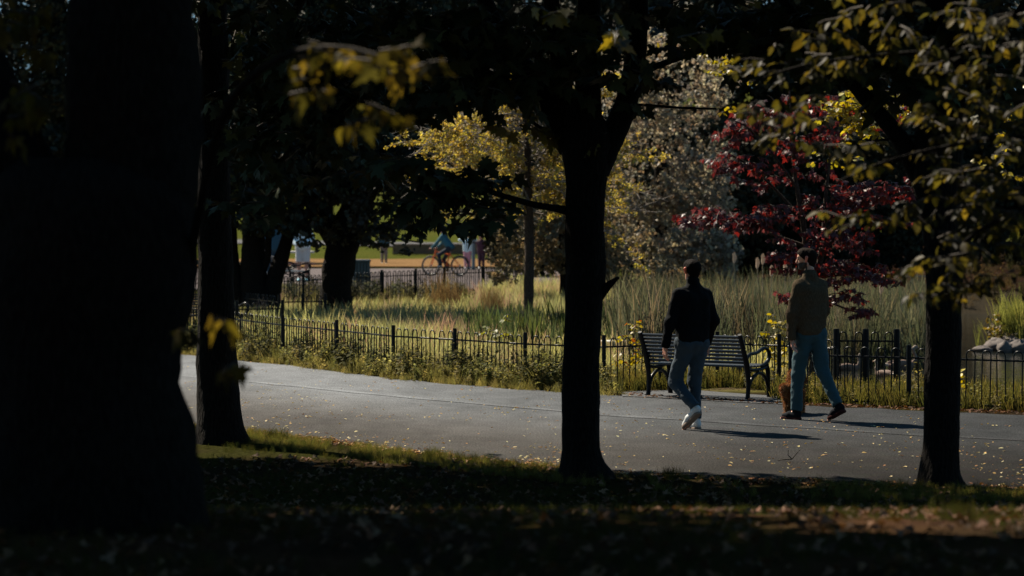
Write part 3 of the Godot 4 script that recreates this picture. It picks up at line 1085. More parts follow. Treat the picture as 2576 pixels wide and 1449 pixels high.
	textured(mat("jacket", Color(0.006, 0.008, 0.010), 0.9, {"metallic_specular": 0.2}), grain("cloth", 0.09, 0.6, 1.0), Vector3.ONE * 6, 0.2, false)
	textured(mat("slate denim", Color(0.038, 0.072, 0.105), 0.9), grain("cloth", 0.09, 0.6, 1.0), Vector3(9, 4, 9), 0.2, false)
	textured(mat("teal denim", Color(0.030, 0.100, 0.130), 0.9), grain("cloth", 0.09, 0.6, 1.0), Vector3(9, 4, 9), 0.2, false)
	textured(mat("knit", Color(0.15, 0.112, 0.072), 0.95, {"metallic_specular": 0.1}), grain("ribs", 0.05, 0.5, 1.0, 2), Vector3(9, 0.7, 9), 0.9, false)
	mat("white shoe", Color(0.62, 0.64, 0.64), 0.5)
	mat("gum sole", Color(0.22, 0.16, 0.12), 0.7)
	mat("dark shoe", Color(0.008, 0.010, 0.014), 0.8, {"metallic_specular": 0.15})
	mat("red sole", Color(0.05, 0.018, 0.016), 0.8, {"metallic_specular": 0.15})
	mat("feather", Color.WHITE, 0.8, {"vertex_color_use_as_albedo": true})
	mat("beak", Color(0.30, 0.14, 0.06), 0.4)
	mat("wing", Color(0.16, 0.10, 0.075), 0.8)
	textured(mat("stone", Color(0.17, 0.14, 0.125), 0.9), grain("soil", 0.03, 0.55, 1.0), Vector3.ONE * 2.5, 1.0)
	textured(mat("tan stone", Color(0.20, 0.17, 0.085), 0.9), grain("soil", 0.03, 0.55, 1.0), Vector3.ONE * 3.0, 1.0)
	mat("pale slab", Color(0.66, 0.64, 0.60), 0.8)
	mat("blue paint", Color(0.02, 0.06, 0.11), 0.5)
	mat("bin", Color(0.05, 0.075, 0.095), 0.5)
	mat("orange frame", Color(0.75, 0.14, 0.025), 0.35)
	mat("tyre", Color(0.012, 0.012, 0.013), 0.7)
	mat("steel", Color(0.35, 0.36, 0.37), 0.35, {"metallic": 0.8})
	mat("dark plastic", Color(0.015, 0.015, 0.017), 0.5)
	mat("table top", Color(0.50, 0.47, 0.44), 0.6)
	mat("brick", Color(0.20, 0.125, 0.08), 0.9)
	leaf_mat("maple leaf", Color(1.15, 1.08, 0.6), 0.6, 0.2)
	leaf_mat("dark leaf", Color(0.25, 0.25, 0.1), 0.6, 0.25)
	leaf_mat("lime leaf", Color(1.0, 0.95, 0.4), 0.5)
	leaf_mat("beech leaf", Color(1.12, 1.05, 0.6), 0.5, 0.3)
	leaf_mat("red leaf", Color(1.0, 0.62, 0.58), 0.45, 0.4)
	leaf_mat("grey leaf", Color(1.08, 1.05, 0.95), 0.5)
	leaf_mat("bud", Color(1.05, 1.0, 0.6), 0.6)
	leaf_mat("grass blade", Color(1.05, 1.05, 0.82), 0.6, 0.2)
	leaf_mat("weed leaf", Color(1.08, 1.06, 0.84), 0.7, 0.15)
	leaf_mat("litter leaf", Color(0.6, 0.55, 0.35), 0.8, 0.2)

	build_ground()
	build_front_trees()
	build_back_trees()
	build_fences()
	build_people()
	build_objects()
	build_plants()


# ---------------------------------------------------------------- trees on the near side of the path
func build_front_trees() -> void:
	rng.seed = 11
	var maple := [leaf_mesh(MAPLE, 0.18, 0.10, 0.25), leaf_mesh(MAPLE, 0.32, -0.12, 0.25)]
	var oval := [leaf_mesh(OVAL, 0.22, 0.22, 0.12), leaf_mesh(OVAL, 0.10, 0.35, 0.12)]
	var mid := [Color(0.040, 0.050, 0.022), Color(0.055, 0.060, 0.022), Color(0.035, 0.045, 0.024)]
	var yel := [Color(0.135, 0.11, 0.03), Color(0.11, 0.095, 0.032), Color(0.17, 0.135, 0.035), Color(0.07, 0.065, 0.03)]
	var bark: Material = mats["bark"]

	# the huge forked trunk at the left edge
	var t := thing("tree", "huge black forked tree trunk filling the left edge of the view", "tree", at(225, 1330, 14.0), 0.0)
	limb("trunk", t, [[228, 1520, 300], [228, 1330, 290], [226, 1250, 288], [222, 1180, 280], [212, 1110, 270], [204, 1040, 258], [198, 980, 250], [198, 925, 250], [200, 860, 248], [210, 760, 268], [220, 660, 276], [222, 560, 276], [215, 470, 255], [215, 400, 180]], 14.0, bark, -1.0, 26, 0.07)
	limb("limb", t, [[305, 560, 180], [330, 420, 170], [336, 250, 164], [340, 80, 158], [336, -120, 140], [345, -500, 110]], 14.0, bark, -1.0, 20)
	limb("limb", t, [[120, 560, 150], [40, 440, 110], [-40, 250, 100], [-120, 40, 92], [-220, -250, 80]], 14.0, bark, -1.0, 18)
	limb("branch", t, [[160, 470, 10], [120, 400, 8], [95, 320, 7], [80, 220, 5], [100, 120, 4]], 14.0, bark, 13.4, 6)
	limb("branch", t, [[470, 700, 14], [560, 300, 12], [700, 150, 9], [860, 120, 6], [1010, 160, 4]], 14.0, bark, 11.6, 8)
	foliage(t, [leaf_mesh(MAPLE, 0.75, -0.35, 0.3), leaf_mesh(MAPLE, 0.55, 0.45, 0.3), leaf_mesh(OVAL, 0.5, 0.5, 0.3)], mats["maple leaf"], [
		[95, 250, 75, 60, 13.4, 0.3, 16], [60, 340, 60, 70, 13.4, 0.3, 12], [60, 120, 110, 90, 13.6, 0.5, 30], [30, 40, 120, 90, 14.4, 0.7, 36],
		[960, 160, 110, 70, 11.9, 0.4, 30], [870, 110, 120, 60, 12.2, 0.4, 20], [920, 290, 50, 70, 12.0, 0.3, 16], [720, 260, 60, 140, 12.4, 0.4, 14], [1030, 190, 50, 40, 11.8, 0.3, 10], [780, 90, 60, 50, 12.4, 0.3, 8],
		[630, 845, 25, 25, 11.8, 0.1, 7], [590, 905, 25, 20, 11.8, 0.1, 5], [475, 850, 25, 30, 11.9, 0.12, 4]], Vector2(0.055, 0.09), [Color(0.115, 0.096, 0.034), Color(0.09, 0.08, 0.034), Color(0.135, 0.11, 0.036), Color(0.05, 0.05, 0.03)], 190, 1.5)
	canopy(t, maple, mats["dark leaf"], [[Vector3(-2.9, 7.2, -17.05), Vector3(5.0, 1.2, 0.95), 5600], [Vector3(-6.0, 7.2, -20.0), Vector3(3.0, 2.6, 2.6), 3800], [Vector3(-5.0, 8.0, -11.0), Vector3(4.0, 2.2, 3.0), 1800], [Vector3(3.0, 8.2, -7.5), Vector3(7.0, 2.6, 4.0), 4200], [Vector3(0.0, 8.5, 3.0), Vector3(12.0, 3.2, 8.0), 8000], [Vector3(0.0, 4.6, 10.0), Vector3(12.0, 4.0, 2.5), 7000], [Vector3(10.5, 5.0, -3.0), Vector3(2.5, 4.0, 9.0), 5000], [Vector3(-10.5, 5.0, -6.0), Vector3(2.5, 4.0, 10.0), 5000]], Vector2(0.20, 0.32), mid)  # lobes over, beside and behind the camera are added unseen, to block sky light

	# the tree behind it on the left
	t = thing("tree", "dark straight tree trunk beside the huge trunk at the left", "tree", at(555, 1115, 29.9), 0.0, "trees along the near edge of the path")
	limb("trunk", t, [[556, 1135, 78], [555, 1110, 70], [553, 1075, 60], [550, 1010, 54], [546, 930, 50], [543, 800, 46], [541, 620, 43], [540, 420, 41], [538, 200, 39], [536, -60, 35], [534, -400, 26]], 29.9, bark, -1.0, 18)
	limb("limb", t, [[540, 330, 22], [600, 220, 18], [680, 120, 15], [760, 0, 12], [820, -140, 8]], 29.9, bark, 28.8, 10)
	limb("branch", t, [[541, 420, 12], [640, 330, 9], [760, 280, 7], [900, 250, 5]], 29.9, bark, 29.2, 7)
	foliage(t, maple, mats["dark leaf"], [
		[760, 120, 190, 150, 28.0, 0.8, 420], [700, 330, 150, 150, 28.0, 0.8, 320], [860, 270, 130, 110, 28.0, 0.7, 220], [640, 500, 80, 70, 28.2, 0.5, 60], [950, 110, 120, 120, 27.8, 0.7, 200],
		[900, 400, 90, 60, 28.2, 0.5, 60], [480, 120, 140, 200, 30.0, 1.0, 160]], Vector2(0.12, 0.18), mid, 220, 0.6)
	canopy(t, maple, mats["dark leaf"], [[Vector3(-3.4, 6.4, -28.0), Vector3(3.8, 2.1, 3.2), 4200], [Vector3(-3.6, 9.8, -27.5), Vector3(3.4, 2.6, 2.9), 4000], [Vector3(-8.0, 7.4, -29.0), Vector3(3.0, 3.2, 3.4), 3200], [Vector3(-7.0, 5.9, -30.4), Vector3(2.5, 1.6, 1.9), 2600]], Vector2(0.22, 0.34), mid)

	# the forked tree in the middle
	t = thing("tree", "black forked tree in the middle with one low side branch", "tree", at(1468, 1205, 26.0), 0.0, "trees along the near edge of the path")
	limb("trunk", t, [[1470, 1228, 88], [1470, 1205, 76], [1466, 1172, 58], [1463, 1130, 49], [1462, 1050, 47], [1463, 900, 46], [1468, 780, 47], [1472, 660, 50], [1472, 560, 48], [1474, 480, 50], [1474, 420, 58], [1472, 370, 68], [1470, 330, 64], [1470, 290, 46]], 26.0, bark, -1.0, 22)
	limb("limb", t, [[1440, 372, 40], [1412, 310, 38], [1368, 245, 34], [1320, 180, 29], [1272, 110, 25], [1235, 40, 22], [1190, -90, 18], [1120, -300, 12]], 26.0, bark, 26.6, 14)
	limb("limb", t, [[1475, 340, 46], [1478, 250, 33], [1480, 130, 31], [1482, 0, 28], [1485, -160, 24], [1490, -420, 15]], 26.0, bark, 25.8, 14)
	limb("limb", t, [[1440, 320, 26], [1420, 230, 23], [1402, 120, 21], [1388, 10, 19], [1370, -180, 14]], 26.0, bark, 25.6, 12)
	limb("limb", t, [[1496, 425, 40], [1530, 365, 34], [1560, 300, 31], [1584, 225, 28], [1598, 140, 26], [1605, 30, 25], [1612, -160, 20], [1640, -420, 12]], 26.0, bark, 26.3, 14)
	limb("branch", t, [[1588, 205, 16], [1640, 172, 10], [1700, 150, 7], [1760, 130, 5], [1820, 108, 4]], 26.2, bark, 26.6, 8)
	limb("branch", t, [[1560, 262, 5], [1640, 266, 4], [1720, 272, 3.4], [1800, 274, 3]], 26.2, bark, 26.6, 6)
	limb("branch", t, [[1445, 534, 14], [1400, 524, 9], [1350, 516, 8.5], [1290, 500, 7.5], [1240, 484, 6.5], [1170, 455, 6], [1090, 440, 5], [1010, 400, 3]], 26.0, bark, 25.6, 8)
	limb("branch", t, [[1400, 330, 8], [1360, 322, 5], [1335, 300, 4], [1320, 262, 3]], 26.0, bark, 25.7, 6)
	limb("branch", t, [[1505, 745, 16], [1522, 726, 12], [1540, 710, 8], [1556, 698, 4]], 26.0, bark, 25.9, 8)
	foliage(t, maple, mats["dark leaf"], [
		[1130, 120, 150, 130, 25.6, 0.8, 330], [1290, 110, 130, 110, 25.6, 0.9, 190], [1240, 220, 130, 45, 25.6, 0.6, 90], [1045, 255, 70, 55, 25.8, 0.6, 70], [1400, 110, 90, 120, 25.3, 0.6, 70], [1540, 120, 90, 120, 25.4, 0.6, 50], [1470, 210, 70, 60, 25.3, 0.4, 24],
		[1640, 190, 50, 40, 26.3, 0.3, 16], [1780, 60, 140, 90, 26.4, 0.8, 150], [1930, 90, 130, 90, 26.2, 0.8, 150],
		[1130, 450, 60, 30, 25.7, 0.4, 80], [1215, 530, 22, 45, 25.7, 0.2, 46], [1065, 490, 35, 25, 25.7, 0.3, 34], [1030, 410, 45, 35, 25.6, 0.3, 36], [1200, 470, 40, 30, 25.7, 0.3, 24], [1035, 530, 20, 20, 25.7, 0.2, 12], [1590, 270, 40, 30, 26.1, 0.2, 7]], Vector2(0.12, 0.185), mid, 300, 0.7)
	foliage(t, maple, mats["lime leaf"], [[1350, 20, 45, 45, 19.5, 0.2, 9], [1560, 60, 45, 40, 19.5, 0.2, 8], [1680, 90, 50, 35, 19.8, 0.2, 6]], Vector2(0.09, 0.13), yel, 30, 0.9)
	foliage(t, maple, mats["lime leaf"], [[1340, 310, 60, 25, 25.9, 0.3, 16], [1250, 318, 60, 22, 25.8, 0.3, 8], [1520, 320, 20, 25, 26.0, 0.2, 4]], Vector2(0.10, 0.15), yel, 30, 0.8)
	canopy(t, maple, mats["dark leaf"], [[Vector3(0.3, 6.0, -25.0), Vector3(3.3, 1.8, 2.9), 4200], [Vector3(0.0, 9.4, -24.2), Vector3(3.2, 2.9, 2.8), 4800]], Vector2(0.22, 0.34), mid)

	# the tree on the right
	t = thing("tree", "black tree trunk at the right with a limb leaning left", "tree", at(2368, 1228, 25.3), 0.0, "trees along the near edge of the path")
	limb("trunk", t, [[2368, 1250, 74], [2368, 1225, 64], [2366, 1192, 53], [2370, 1130, 47], [2372, 1000, 46], [2374, 800, 45], [2374, 640, 45], [2366, 530, 52], [2356, 450, 62], [2362, 340, 60], [2370, 180, 56], [2374, 20, 52], [2378, -220, 44], [2380, -500, 30]], 25.3, bark, -1.0, 20)
	limb("limb", t, [[2330, 470, 34], [2292, 400, 26], [2256, 340, 22], [2200, 275, 20], [2145, 212, 18], [2075, 130, 15], [1990, 30, 12], [1900, -100, 8]], 25.3, bark, 25.8, 12)
	limb("branch", t, [[2330, 340, 5], [2260, 348, 4], [2180, 356, 2.5]], 25.3, bark, 25.4, 6)
	limb("branch", t, [[2410, 220, 16], [2480, 120, 13], [2560, 30, 10], [2640, -80, 7]], 25.3, bark, 24.6, 8)
	foliage(t, maple, mats["dark leaf"], [
		[2020, 70, 130, 100, 25.5, 0.8, 190], [2180, 90, 130, 110, 25.4, 0.9, 260], [2270, 200, 90, 80, 25.2, 0.6, 90], [2440, 120, 110, 130, 25.2, 0.9, 200], [2540, 240, 90, 120, 25.2, 0.8, 120], [2120, 190, 60, 30, 25.6, 0.4, 26]], Vector2(0.12, 0.185), mid, 260, 0.6)
	canopy(t, maple, mats["dark leaf"], [[Vector3(3.6, 6.0, -24.4), Vector3(3.3, 1.8, 2.9), 4200], [Vector3(3.4, 9.3, -23.8), Vector3(3.2, 2.9, 2.8), 4600]], Vector2(0.22, 0.34), mid)

	# a leafy tree close on the right, its trunk outside the frame
	t = thing("tree", "near tree with blurred olive leaves hanging in from the right", "tree", Vector3(6.2, height(6.2, -16.0), -16.0), 0.0)
	limb("trunk", t, [[4180, 1500, 120], [4180, 1100, 100], [4170, 600, 90], [4150, 100, 80], [4130, -400, 55]], 16.0, bark, -1.0, 12)
	limb("branch", t, [[4150, 260, 26], [3400, 150, 16], [2800, 120, 10], [2350, 130, 6], [2050, 160, 4], [1880, 210, 2.5]], 16.0, bark, 17.5, 8)
	limb("branch", t, [[4150, 500, 24], [3400, 360, 14], [2800, 340, 9], [2500, 350, 6], [2250, 400, 4], [2080, 470, 2.5]], 16.0, bark, 16.6, 8)
	limb("branch", t, [[4150, 760, 20], [3300, 560, 12], [2800, 520, 8], [2500, 560, 5], [2360, 680, 3]], 16.0, bark, 16.4, 8)
	foliage(t, oval, mats["beech leaf"], [
		[1950, 150, 120, 60, 17.5, 0.6, 40], [2080, 130, 140, 80, 17.4, 0.6, 80], [2000, 270, 150, 60, 17.4, 0.5, 60], [2150, 50, 150, 60, 17.2, 0.6, 56], [2020, 330, 120, 40, 17.3, 0.5, 34],
		[2330, 60, 170, 90, 16.8, 0.7, 90], [2480, 90, 130, 110, 16.5, 0.7, 130], [2420, 220, 150, 90, 16.6, 0.7, 110], [2540, 320, 100, 110, 16.4, 0.6, 100], [2440, 330, 110, 70, 16.7, 0.6, 70],
		[2160, 420, 110, 35, 16.9, 0.5, 30], [2420, 430, 110, 60, 16.7, 0.6, 80], [2500, 470, 120, 80, 16.5, 0.6, 100], [2080, 370, 110, 50, 17.0, 0.5, 30],
		[2180, 550, 90, 35, 16.8, 0.4, 34], [2300, 520, 70, 35, 16.8, 0.4, 24], [2440, 560, 130, 70, 16.5, 0.5, 80], [2560, 640, 60, 130, 16.4, 0.5, 70], [2340, 640, 80, 60, 16.4, 0.4, 36], [2440, 680, 100, 60, 16.4, 0.4, 50], [2350, 730, 70, 28, 16.3, 0.3, 24], [2430, 720, 60, 35, 16.3, 0.3, 20]], Vector2(0.05, 0.088), [Color(0.075, 0.066, 0.028), Color(0.060, 0.058, 0.032), Color(0.12, 0.10, 0.03), Color(0.045, 0.043, 0.030)], 300, 0.9)
	canopy(t, oval, mats["dark leaf"], [[Vector3(4.6, 6.4, -15.6), Vector3(2.6, 1.5, 2.2), 2200]], Vector2(0.20, 0.30), mid)


# ---------------------------------------------------------------- trees across the path
func build_back_trees() -> void:
	rng.seed = 23
	var small := sprig_mesh(9, OVAL, 0.5, 3)
	var round_sprig := sprig_mesh(7, ROUND, 0.45, 5)
	var bark: Material = mats["bark"]
	var dark := [Color(0.022, 0.030, 0.020), Color(0.030, 0.036, 0.020), Color(0.018, 0.026, 0.022)]
	var grey := [Color(0.32, 0.285, 0.23), Color(0.23, 0.21, 0.18), Color(0.42, 0.385, 0.32), Color(0.24, 0.175, 0.12)]
	var brown := [Color(0.22, 0.19, 0.13), Color(0.16, 0.14, 0.10), Color(0.28, 0.21, 0.12)]

	# several dark stems growing together
	var t := thing("tree", "dark tree with several stems from one base behind the second fence", "tree", at(650, 760, 58.0), 0.0, "dark trees beyond the fence at the left")
	limb("stem", t, [[640, 770, 44], [638, 720, 36], [636, 640, 30], [640, 560, 28], [650, 420, 24], [640, 200, 18], [630, -100, 10]], 58.0, bark, -1.0, 12)
	limb("stem", t, [[600, 770, 30], [585, 700, 24], [578, 620, 20], [570, 520, 18], [540, 300, 14], [520, 50, 8]], 58.0, bark, -1.0, 10)
	limb("stem", t, [[672, 765, 30], [690, 700, 22], [712, 640, 18], [735, 560, 16], [790, 420, 13], [850, 220, 8]], 58.0, bark, -1.0, 10)
	limb("stem", t, [[650, 700, 14], [672, 650, 9], [676, 600, 8], [690, 540, 7], [720, 420, 5]], 58.0, bark, 57.6, 8)
	crown_sprigs(t, small, mats["dark leaf"], [[at(560, 380, 58), Vector3(2.2, 1.2, 1.8), 2200], [at(740, 420, 58), Vector3(1.7, 1.0, 1.5), 1700], [at(640, 150, 58), Vector3(2.6, 1.6, 2.0), 2200], [at(820, 200, 58.5), Vector3(1.6, 1.6, 1.6), 1300], [at(700, 560, 57.5), Vector3(1.1, 0.22, 0.6), 160], [at(620, -150, 58), Vector3(2.8, 1.5, 2.2), 1500]], Vector2(0.20, 0.32), dark)
	t = thing("tree", "leaning dark tree with a thick ribbed trunk beyond the fence", "tree", at(845, 800, 58.5), 0.0, "dark trees beyond the fence at the left")
	limb("trunk", t, [[845, 815, 46], [844, 780, 40], [846, 720, 38], [852, 660, 38], [868, 600, 42], [890, 540, 40], [930, 430, 30], [960, 250, 22], [980, 40, 14]], 58.5, bark, -1.0, 14, 0.16)
	limb("limb", t, [[850, 620, 24], [800, 540, 20], [760, 450, 15], [720, 300, 10]], 58.5, bark, -1.0, 10)
	limb("branch", t, [[880, 570, 8], [940, 580, 5], [1000, 600, 3], [1060, 610, 2]], 58.5, bark, 57.8, 6)
	crown_sprigs(t, small, mats["grey leaf"], [[at(870, 520, 58), Vector3(1.0, 0.75, 0.9), 620], [at(960, 500, 58), Vector3(0.8, 0.8, 0.9), 520], [at(940, 590, 57.6), Vector3(0.5, 0.28, 0.4), 70], [at(1040, 610, 57.6), Vector3(0.35, 0.25, 0.3), 26], [at(780, 600, 57.2), Vector3(0.3, 0.22, 0.3), 30]], Vector2(0.16, 0.26), [Color(0.055, 0.058, 0.045), Color(0.04, 0.045, 0.035), Color(0.07, 0.065, 0.045)])
	crown_sprigs(t, small, mats["dark leaf"], [[at(930, 330, 58.5), Vector3(1.6, 1.3, 1.4), 1600], [at(980, 80, 58.5), Vector3(1.9, 1.5, 1.6), 1500], [at(1010, -160, 58.5), Vector3(2.0, 1.3, 1.6), 1000]], Vector2(0.18, 0.30), dark)

	# the slim tree with yellow buds
	t = thing("tree", "slim young tree with bare twigs and yellow buds beside the middle tree", "tree", at(1330, 835, 51.0), 0.0)
	limb("trunk", t, [[1330, 850, 13], [1330, 760, 12.5], [1331, 640, 12], [1330, 540, 11.5], [1328, 440, 10], [1327, 340, 8], [1325, 240, 6], [1322, 120, 4], [1320, -20, 2.5]], 51.0, mats["pale bark"], -1.0, 12)
	rng.seed = 31
	var buds := PackedFloat32Array()
	var fork := sprig_mesh(5, OVAL, 0.25, 9)
	for k in 78:
		var py := 545.0 - 330.0 * pow(k / 78.0, 0.9) + rnd(-14, 14)
		var side := 1.0 if k % 2 else -1.0
		var root := at(1329, py, 51.0)
		var reach := (rnd(1.1, 2.3) if py > 260 else rnd(0.8, 1.6)) * (0.9 if side > 0 else 1.0)
		var yaw := rnd(-1.1, 1.1)
		var dir := Vector3(side * cos(yaw), rnd(-0.05, 0.5), sin(yaw)).normalized()
		var pts := []
		var rad := []
		var p := root
		var bend := Vector3.ZERO
		for q in 13:
			pts.append(p - t.position)
			rad.append(lerpf(0.014, 0.004, q / 12.0))
			bend = bend * 0.6 + rvec() * 0.42
			p += (dir + bend + Vector3(0, -0.045 * q, 0)) * reach / 12.0
		var mb := MB.new()
		mb.tube(pts, rad, 4, false)
		for q in range(2, 13):
			for u in 3:
				var base: Vector3 = pts[q]
				var tw := Vector3(dir.x * 0.6 + rnd(-0.7, 0.7), rnd(-0.55, 0.5), rnd(-0.8, 0.8)).normalized() * rnd(0.15, 0.45)
				mb.tube([base, base + tw * 0.5 + rvec() * 0.04, base + tw], [0.006, 0.005, 0.003], 3, false)
				for w in 5:
					if noise.get_noise_3d(base.x * 70.0, base.y * 100.0, base.z * 70.0) < -0.10:
						continue
					var s := rnd(0.075, 0.135)
					row(buds, frame(rvec(), rvec(), Vector3(s, s, s)), base + tw * rnd(0.3, 1.0) + rvec() * 0.02, vary([Color(0.46, 0.39, 0.13), Color(0.38, 0.28, 0.09), Color(0.54, 0.47, 0.18)][rng.randi() % 3], 0.3))
		part("branch", mb.mesh(), mats["pale twig"], t)
	copies("buds", fork, mats["bud"], t, buds)

	# greyish broad trees behind
	t = thing("tree", "large silvery grey leaved tree behind the men", "tree", at(1640, 745, 70.0), 0.0)
	limb("trunk", t, [[1650, 760, 24], [1650, 660, 20], [1660, 500, 17], [1660, 250, 10]], 73.0, bark, -1.0, 8)
	crown_sprigs(t, small, mats["grey leaf"], [[at(1700, 190, 71.5), Vector3(1.6, 1.35, 1.7), 1575], [at(1640, 420, 71.5), Vector3(1.75, 1.5, 1.7), 1750], [at(1760, 450, 71), Vector3(0.95, 1.3, 1.4), 1085], [at(1750, 640, 70), Vector3(1.0, 0.75, 1.2), 980], [at(1790, 640, 69.6), Vector3(0.7, 0.7, 0.9), 520], [at(1660, 560, 71.2), Vector3(1.2, 0.9, 1.3), 800], [at(1540, 260, 71.5), Vector3(1.3, 1.7, 1.6), 980], [at(1560, 560, 71), Vector3(1.2, 0.9, 1.2), 735], [at(1810, 705, 69), Vector3(0.45, 0.25, 0.5), 192]], Vector2(0.11, 0.20), grey)
	t = thing("tree", "low brownish spreading tree left of the silvery tree", "tree", at(1420, 730, 67.0), 0.0)
	limb("trunk", t, [[1420, 745, 14], [1420, 690, 12], [1410, 560, 8], [1400, 420, 4]], 67.0, bark, -1.0, 8)
	crown_sprigs(t, small, mats["grey leaf"], [[at(1330, 610, 67), Vector3(1.0, 0.75, 1.1), 780], [at(1450, 590, 67), Vector3(1.1, 0.9, 1.1), 840], [at(1590, 640, 66.5), Vector3(0.95, 0.85, 1.1), 840], [at(1380, 440, 67.5), Vector3(1.7, 1.0, 1.1), 840], [at(1240, 400, 68), Vector3(1.6, 1.0, 1.1), 720], [at(1280, 690, 66), Vector3(0.5, 0.22, 0.4), 165], [at(1650, 700, 65.5), Vector3(0.8, 0.3, 0.5), 255], [at(1590, 770, 62.0), Vector3(0.35, 0.12, 0.3), 45], [at(1160, 290, 68), Vector3(1.6, 1.0, 1.1), 630], [at(1100, 430, 68.5), Vector3(0.9, 0.7, 0.7), 330]], Vector2(0.11, 0.20), brown)

	# the red-leaved tree
	rng.seed = 41
	t = thing("tree", "small dark red maple with layered branches behind the bearded man", "tree", at(2040, 940, 42.0), 0.0)
	limb("trunk", t, [[2045, 950, 13], [2043, 850, 12], [2038, 740, 11], [2030, 640, 9], [2020, 560, 8], [2000, 440, 6], [1990, 320, 4], [1985, 220, 2]], 42.0, mats["pale bark"], -1.0, 8)
	limb("stem", t, [[2040, 760, 9], [2062, 660, 8], [2072, 580, 7], [2078, 480, 5], [2090, 380, 3]], 42.0, mats["pale bark"], -1.0, 8)
	for b in [[2030, 620, 1730, 545], [2025, 560, 1800, 380], [2010, 480, 1830, 300], [2060, 640, 2300, 480], [2050, 700, 2250, 680], [2045, 720, 1960, 745], [2050, 740, 2190, 790], [2000, 400, 1930, 240], [2075, 560, 2200, 450]]:
		limb("branch", t, [[b[0], b[1], 4.5], [lerpf(b[0], b[2], 0.4), lerpf(b[1], b[3], 0.55), 3.2], [lerpf(b[0], b[2], 0.75), lerpf(b[1], b[3], 0.9), 2.2], [b[2], b[3], 1.2]], 42.0, mats["pale bark"], 42.0 + rnd(-0.8, 0.4), 5)
	var maple := [leaf_mesh(MAPLE, 0.35, 0.1, 0.2), leaf_mesh(MAPLE, 0.2, -0.2, 0.2)]
	foliage(t, maple, mats["red leaf"], [
		[1790, 545, 75, 26, 41.6, 0.35, 195], [1880, 555, 70, 28, 41.7, 0.45, 195], [1960, 530, 70, 26, 41.8, 0.4, 135], [1740, 545, 30, 16, 41.6, 0.2, 45],
		[1850, 400, 60, 40, 41.9, 0.4, 165], [1930, 440, 60, 40, 41.9, 0.4, 135], [1860, 320, 55, 40, 42.0, 0.4, 135], [1930, 300, 70, 50, 42.0, 0.5, 195], [2000, 350, 70, 60, 42.0, 0.5, 165],
		[2050, 260, 80, 40, 42.2, 0.4, 105], [2180, 280, 80, 45, 42.2, 0.4, 105], [2280, 270, 50, 40, 42.2, 0.4, 60],
		[2200, 480, 110, 32, 41.7, 0.5, 285], [2290, 470, 40, 30, 41.6, 0.3, 75], [2100, 500, 80, 40, 41.8, 0.5, 165], [2050, 600, 90, 35, 41.8, 0.5, 195], [2150, 600, 80, 35, 41.7, 0.5, 150],
		[2000, 650, 70, 35, 41.6, 0.4, 150], [2080, 680, 90, 35, 41.6, 0.5, 225], [2190, 680, 80, 28, 41.5, 0.4, 165], [2250, 700, 30, 16, 41.5, 0.2, 36],
		[1980, 746, 34, 14, 41.4, 0.2, 39], [2130, 745, 40, 22, 41.4, 0.25, 66], [2175, 775, 28, 22, 41.3, 0.2, 51], [2120, 550, 110, 30, 41.8, 0.5, 60], [2060, 420, 90, 40, 42.1, 0.5, 60], [2220, 560, 60, 30, 41.7, 0.4, 36], [2090, 330, 90, 40, 42.2, 0.5, 70], [2010, 260, 60, 35, 42.2, 0.4, 60]], Vector2(0.06, 0.105), [Color(0.115, 0.036, 0.038), Color(0.095, 0.050, 0.060), Color(0.17, 0.034, 0.026), Color(0.12, 0.078, 0.090)], 300, 1.0, 0.35)

	# yellow-green leaves beyond it
	t = thing("tree", "tree with bright yellow round leaves above the red maple", "tree", at(2680, 880, 47.0), 0.0)
	limb("trunk", t, [[2680, 900, 14], [2670, 700, 12], [2650, 500, 10], [2600, 300, 8], [2540, 100, 5]], 47.0, bark, -1.0, 8)
	limb("branch", t, [[2600, 300, 6], [2400, 240, 5], [2220, 200, 4], [2100, 200, 3], [1960, 180, 2], [1850, 190, 1.5]], 47.0, bark, -1.0, 6)
	var round_leaf := [leaf_mesh(ROUND, 0.15, 0.1, 0.2), leaf_mesh(ROUND, 0.25, -0.1, 0.2)]
	foliage(t, round_leaf, mats["lime leaf"], [[2120, 270, 80, 60, 40.8, 0.3, 230], [2180, 300, 70, 60, 40.8, 0.3, 190], [2230, 250, 60, 40, 40.8, 0.3, 90], [2290, 265, 40, 50, 40.8, 0.3, 80], [1850, 165, 60, 30, 47.0, 0.3, 50], [1880, 190, 40, 14, 47.0, 0.3, 26], [1800, 130, 50, 40, 47.0, 0.3, 40], [1640, 90, 40, 30, 47.2, 0.3, 24], [1960, 130, 80, 60, 47.0, 0.4, 50], [1830, 275, 22, 12, 47.0, 0.2, 12], [2100, 400, 90, 40, 46.6, 0.4, 40], [2500, 380, 60, 50, 46.6, 0.4, 30], [2560, 260, 40, 90, 46.6, 0.4, 40], [2540, 440, 40, 30, 46.6, 0.3, 20]], Vector2(0.065, 0.10), [Color(0.34, 0.28, 0.04), Color(0.42, 0.36, 0.09), Color(0.28, 0.22, 0.03)], 300, 0.6)

	rng.seed = 47
	var shade := [Color(0.018, 0.022, 0.014), Color(0.026, 0.028, 0.016), Color(0.04, 0.032, 0.016)]
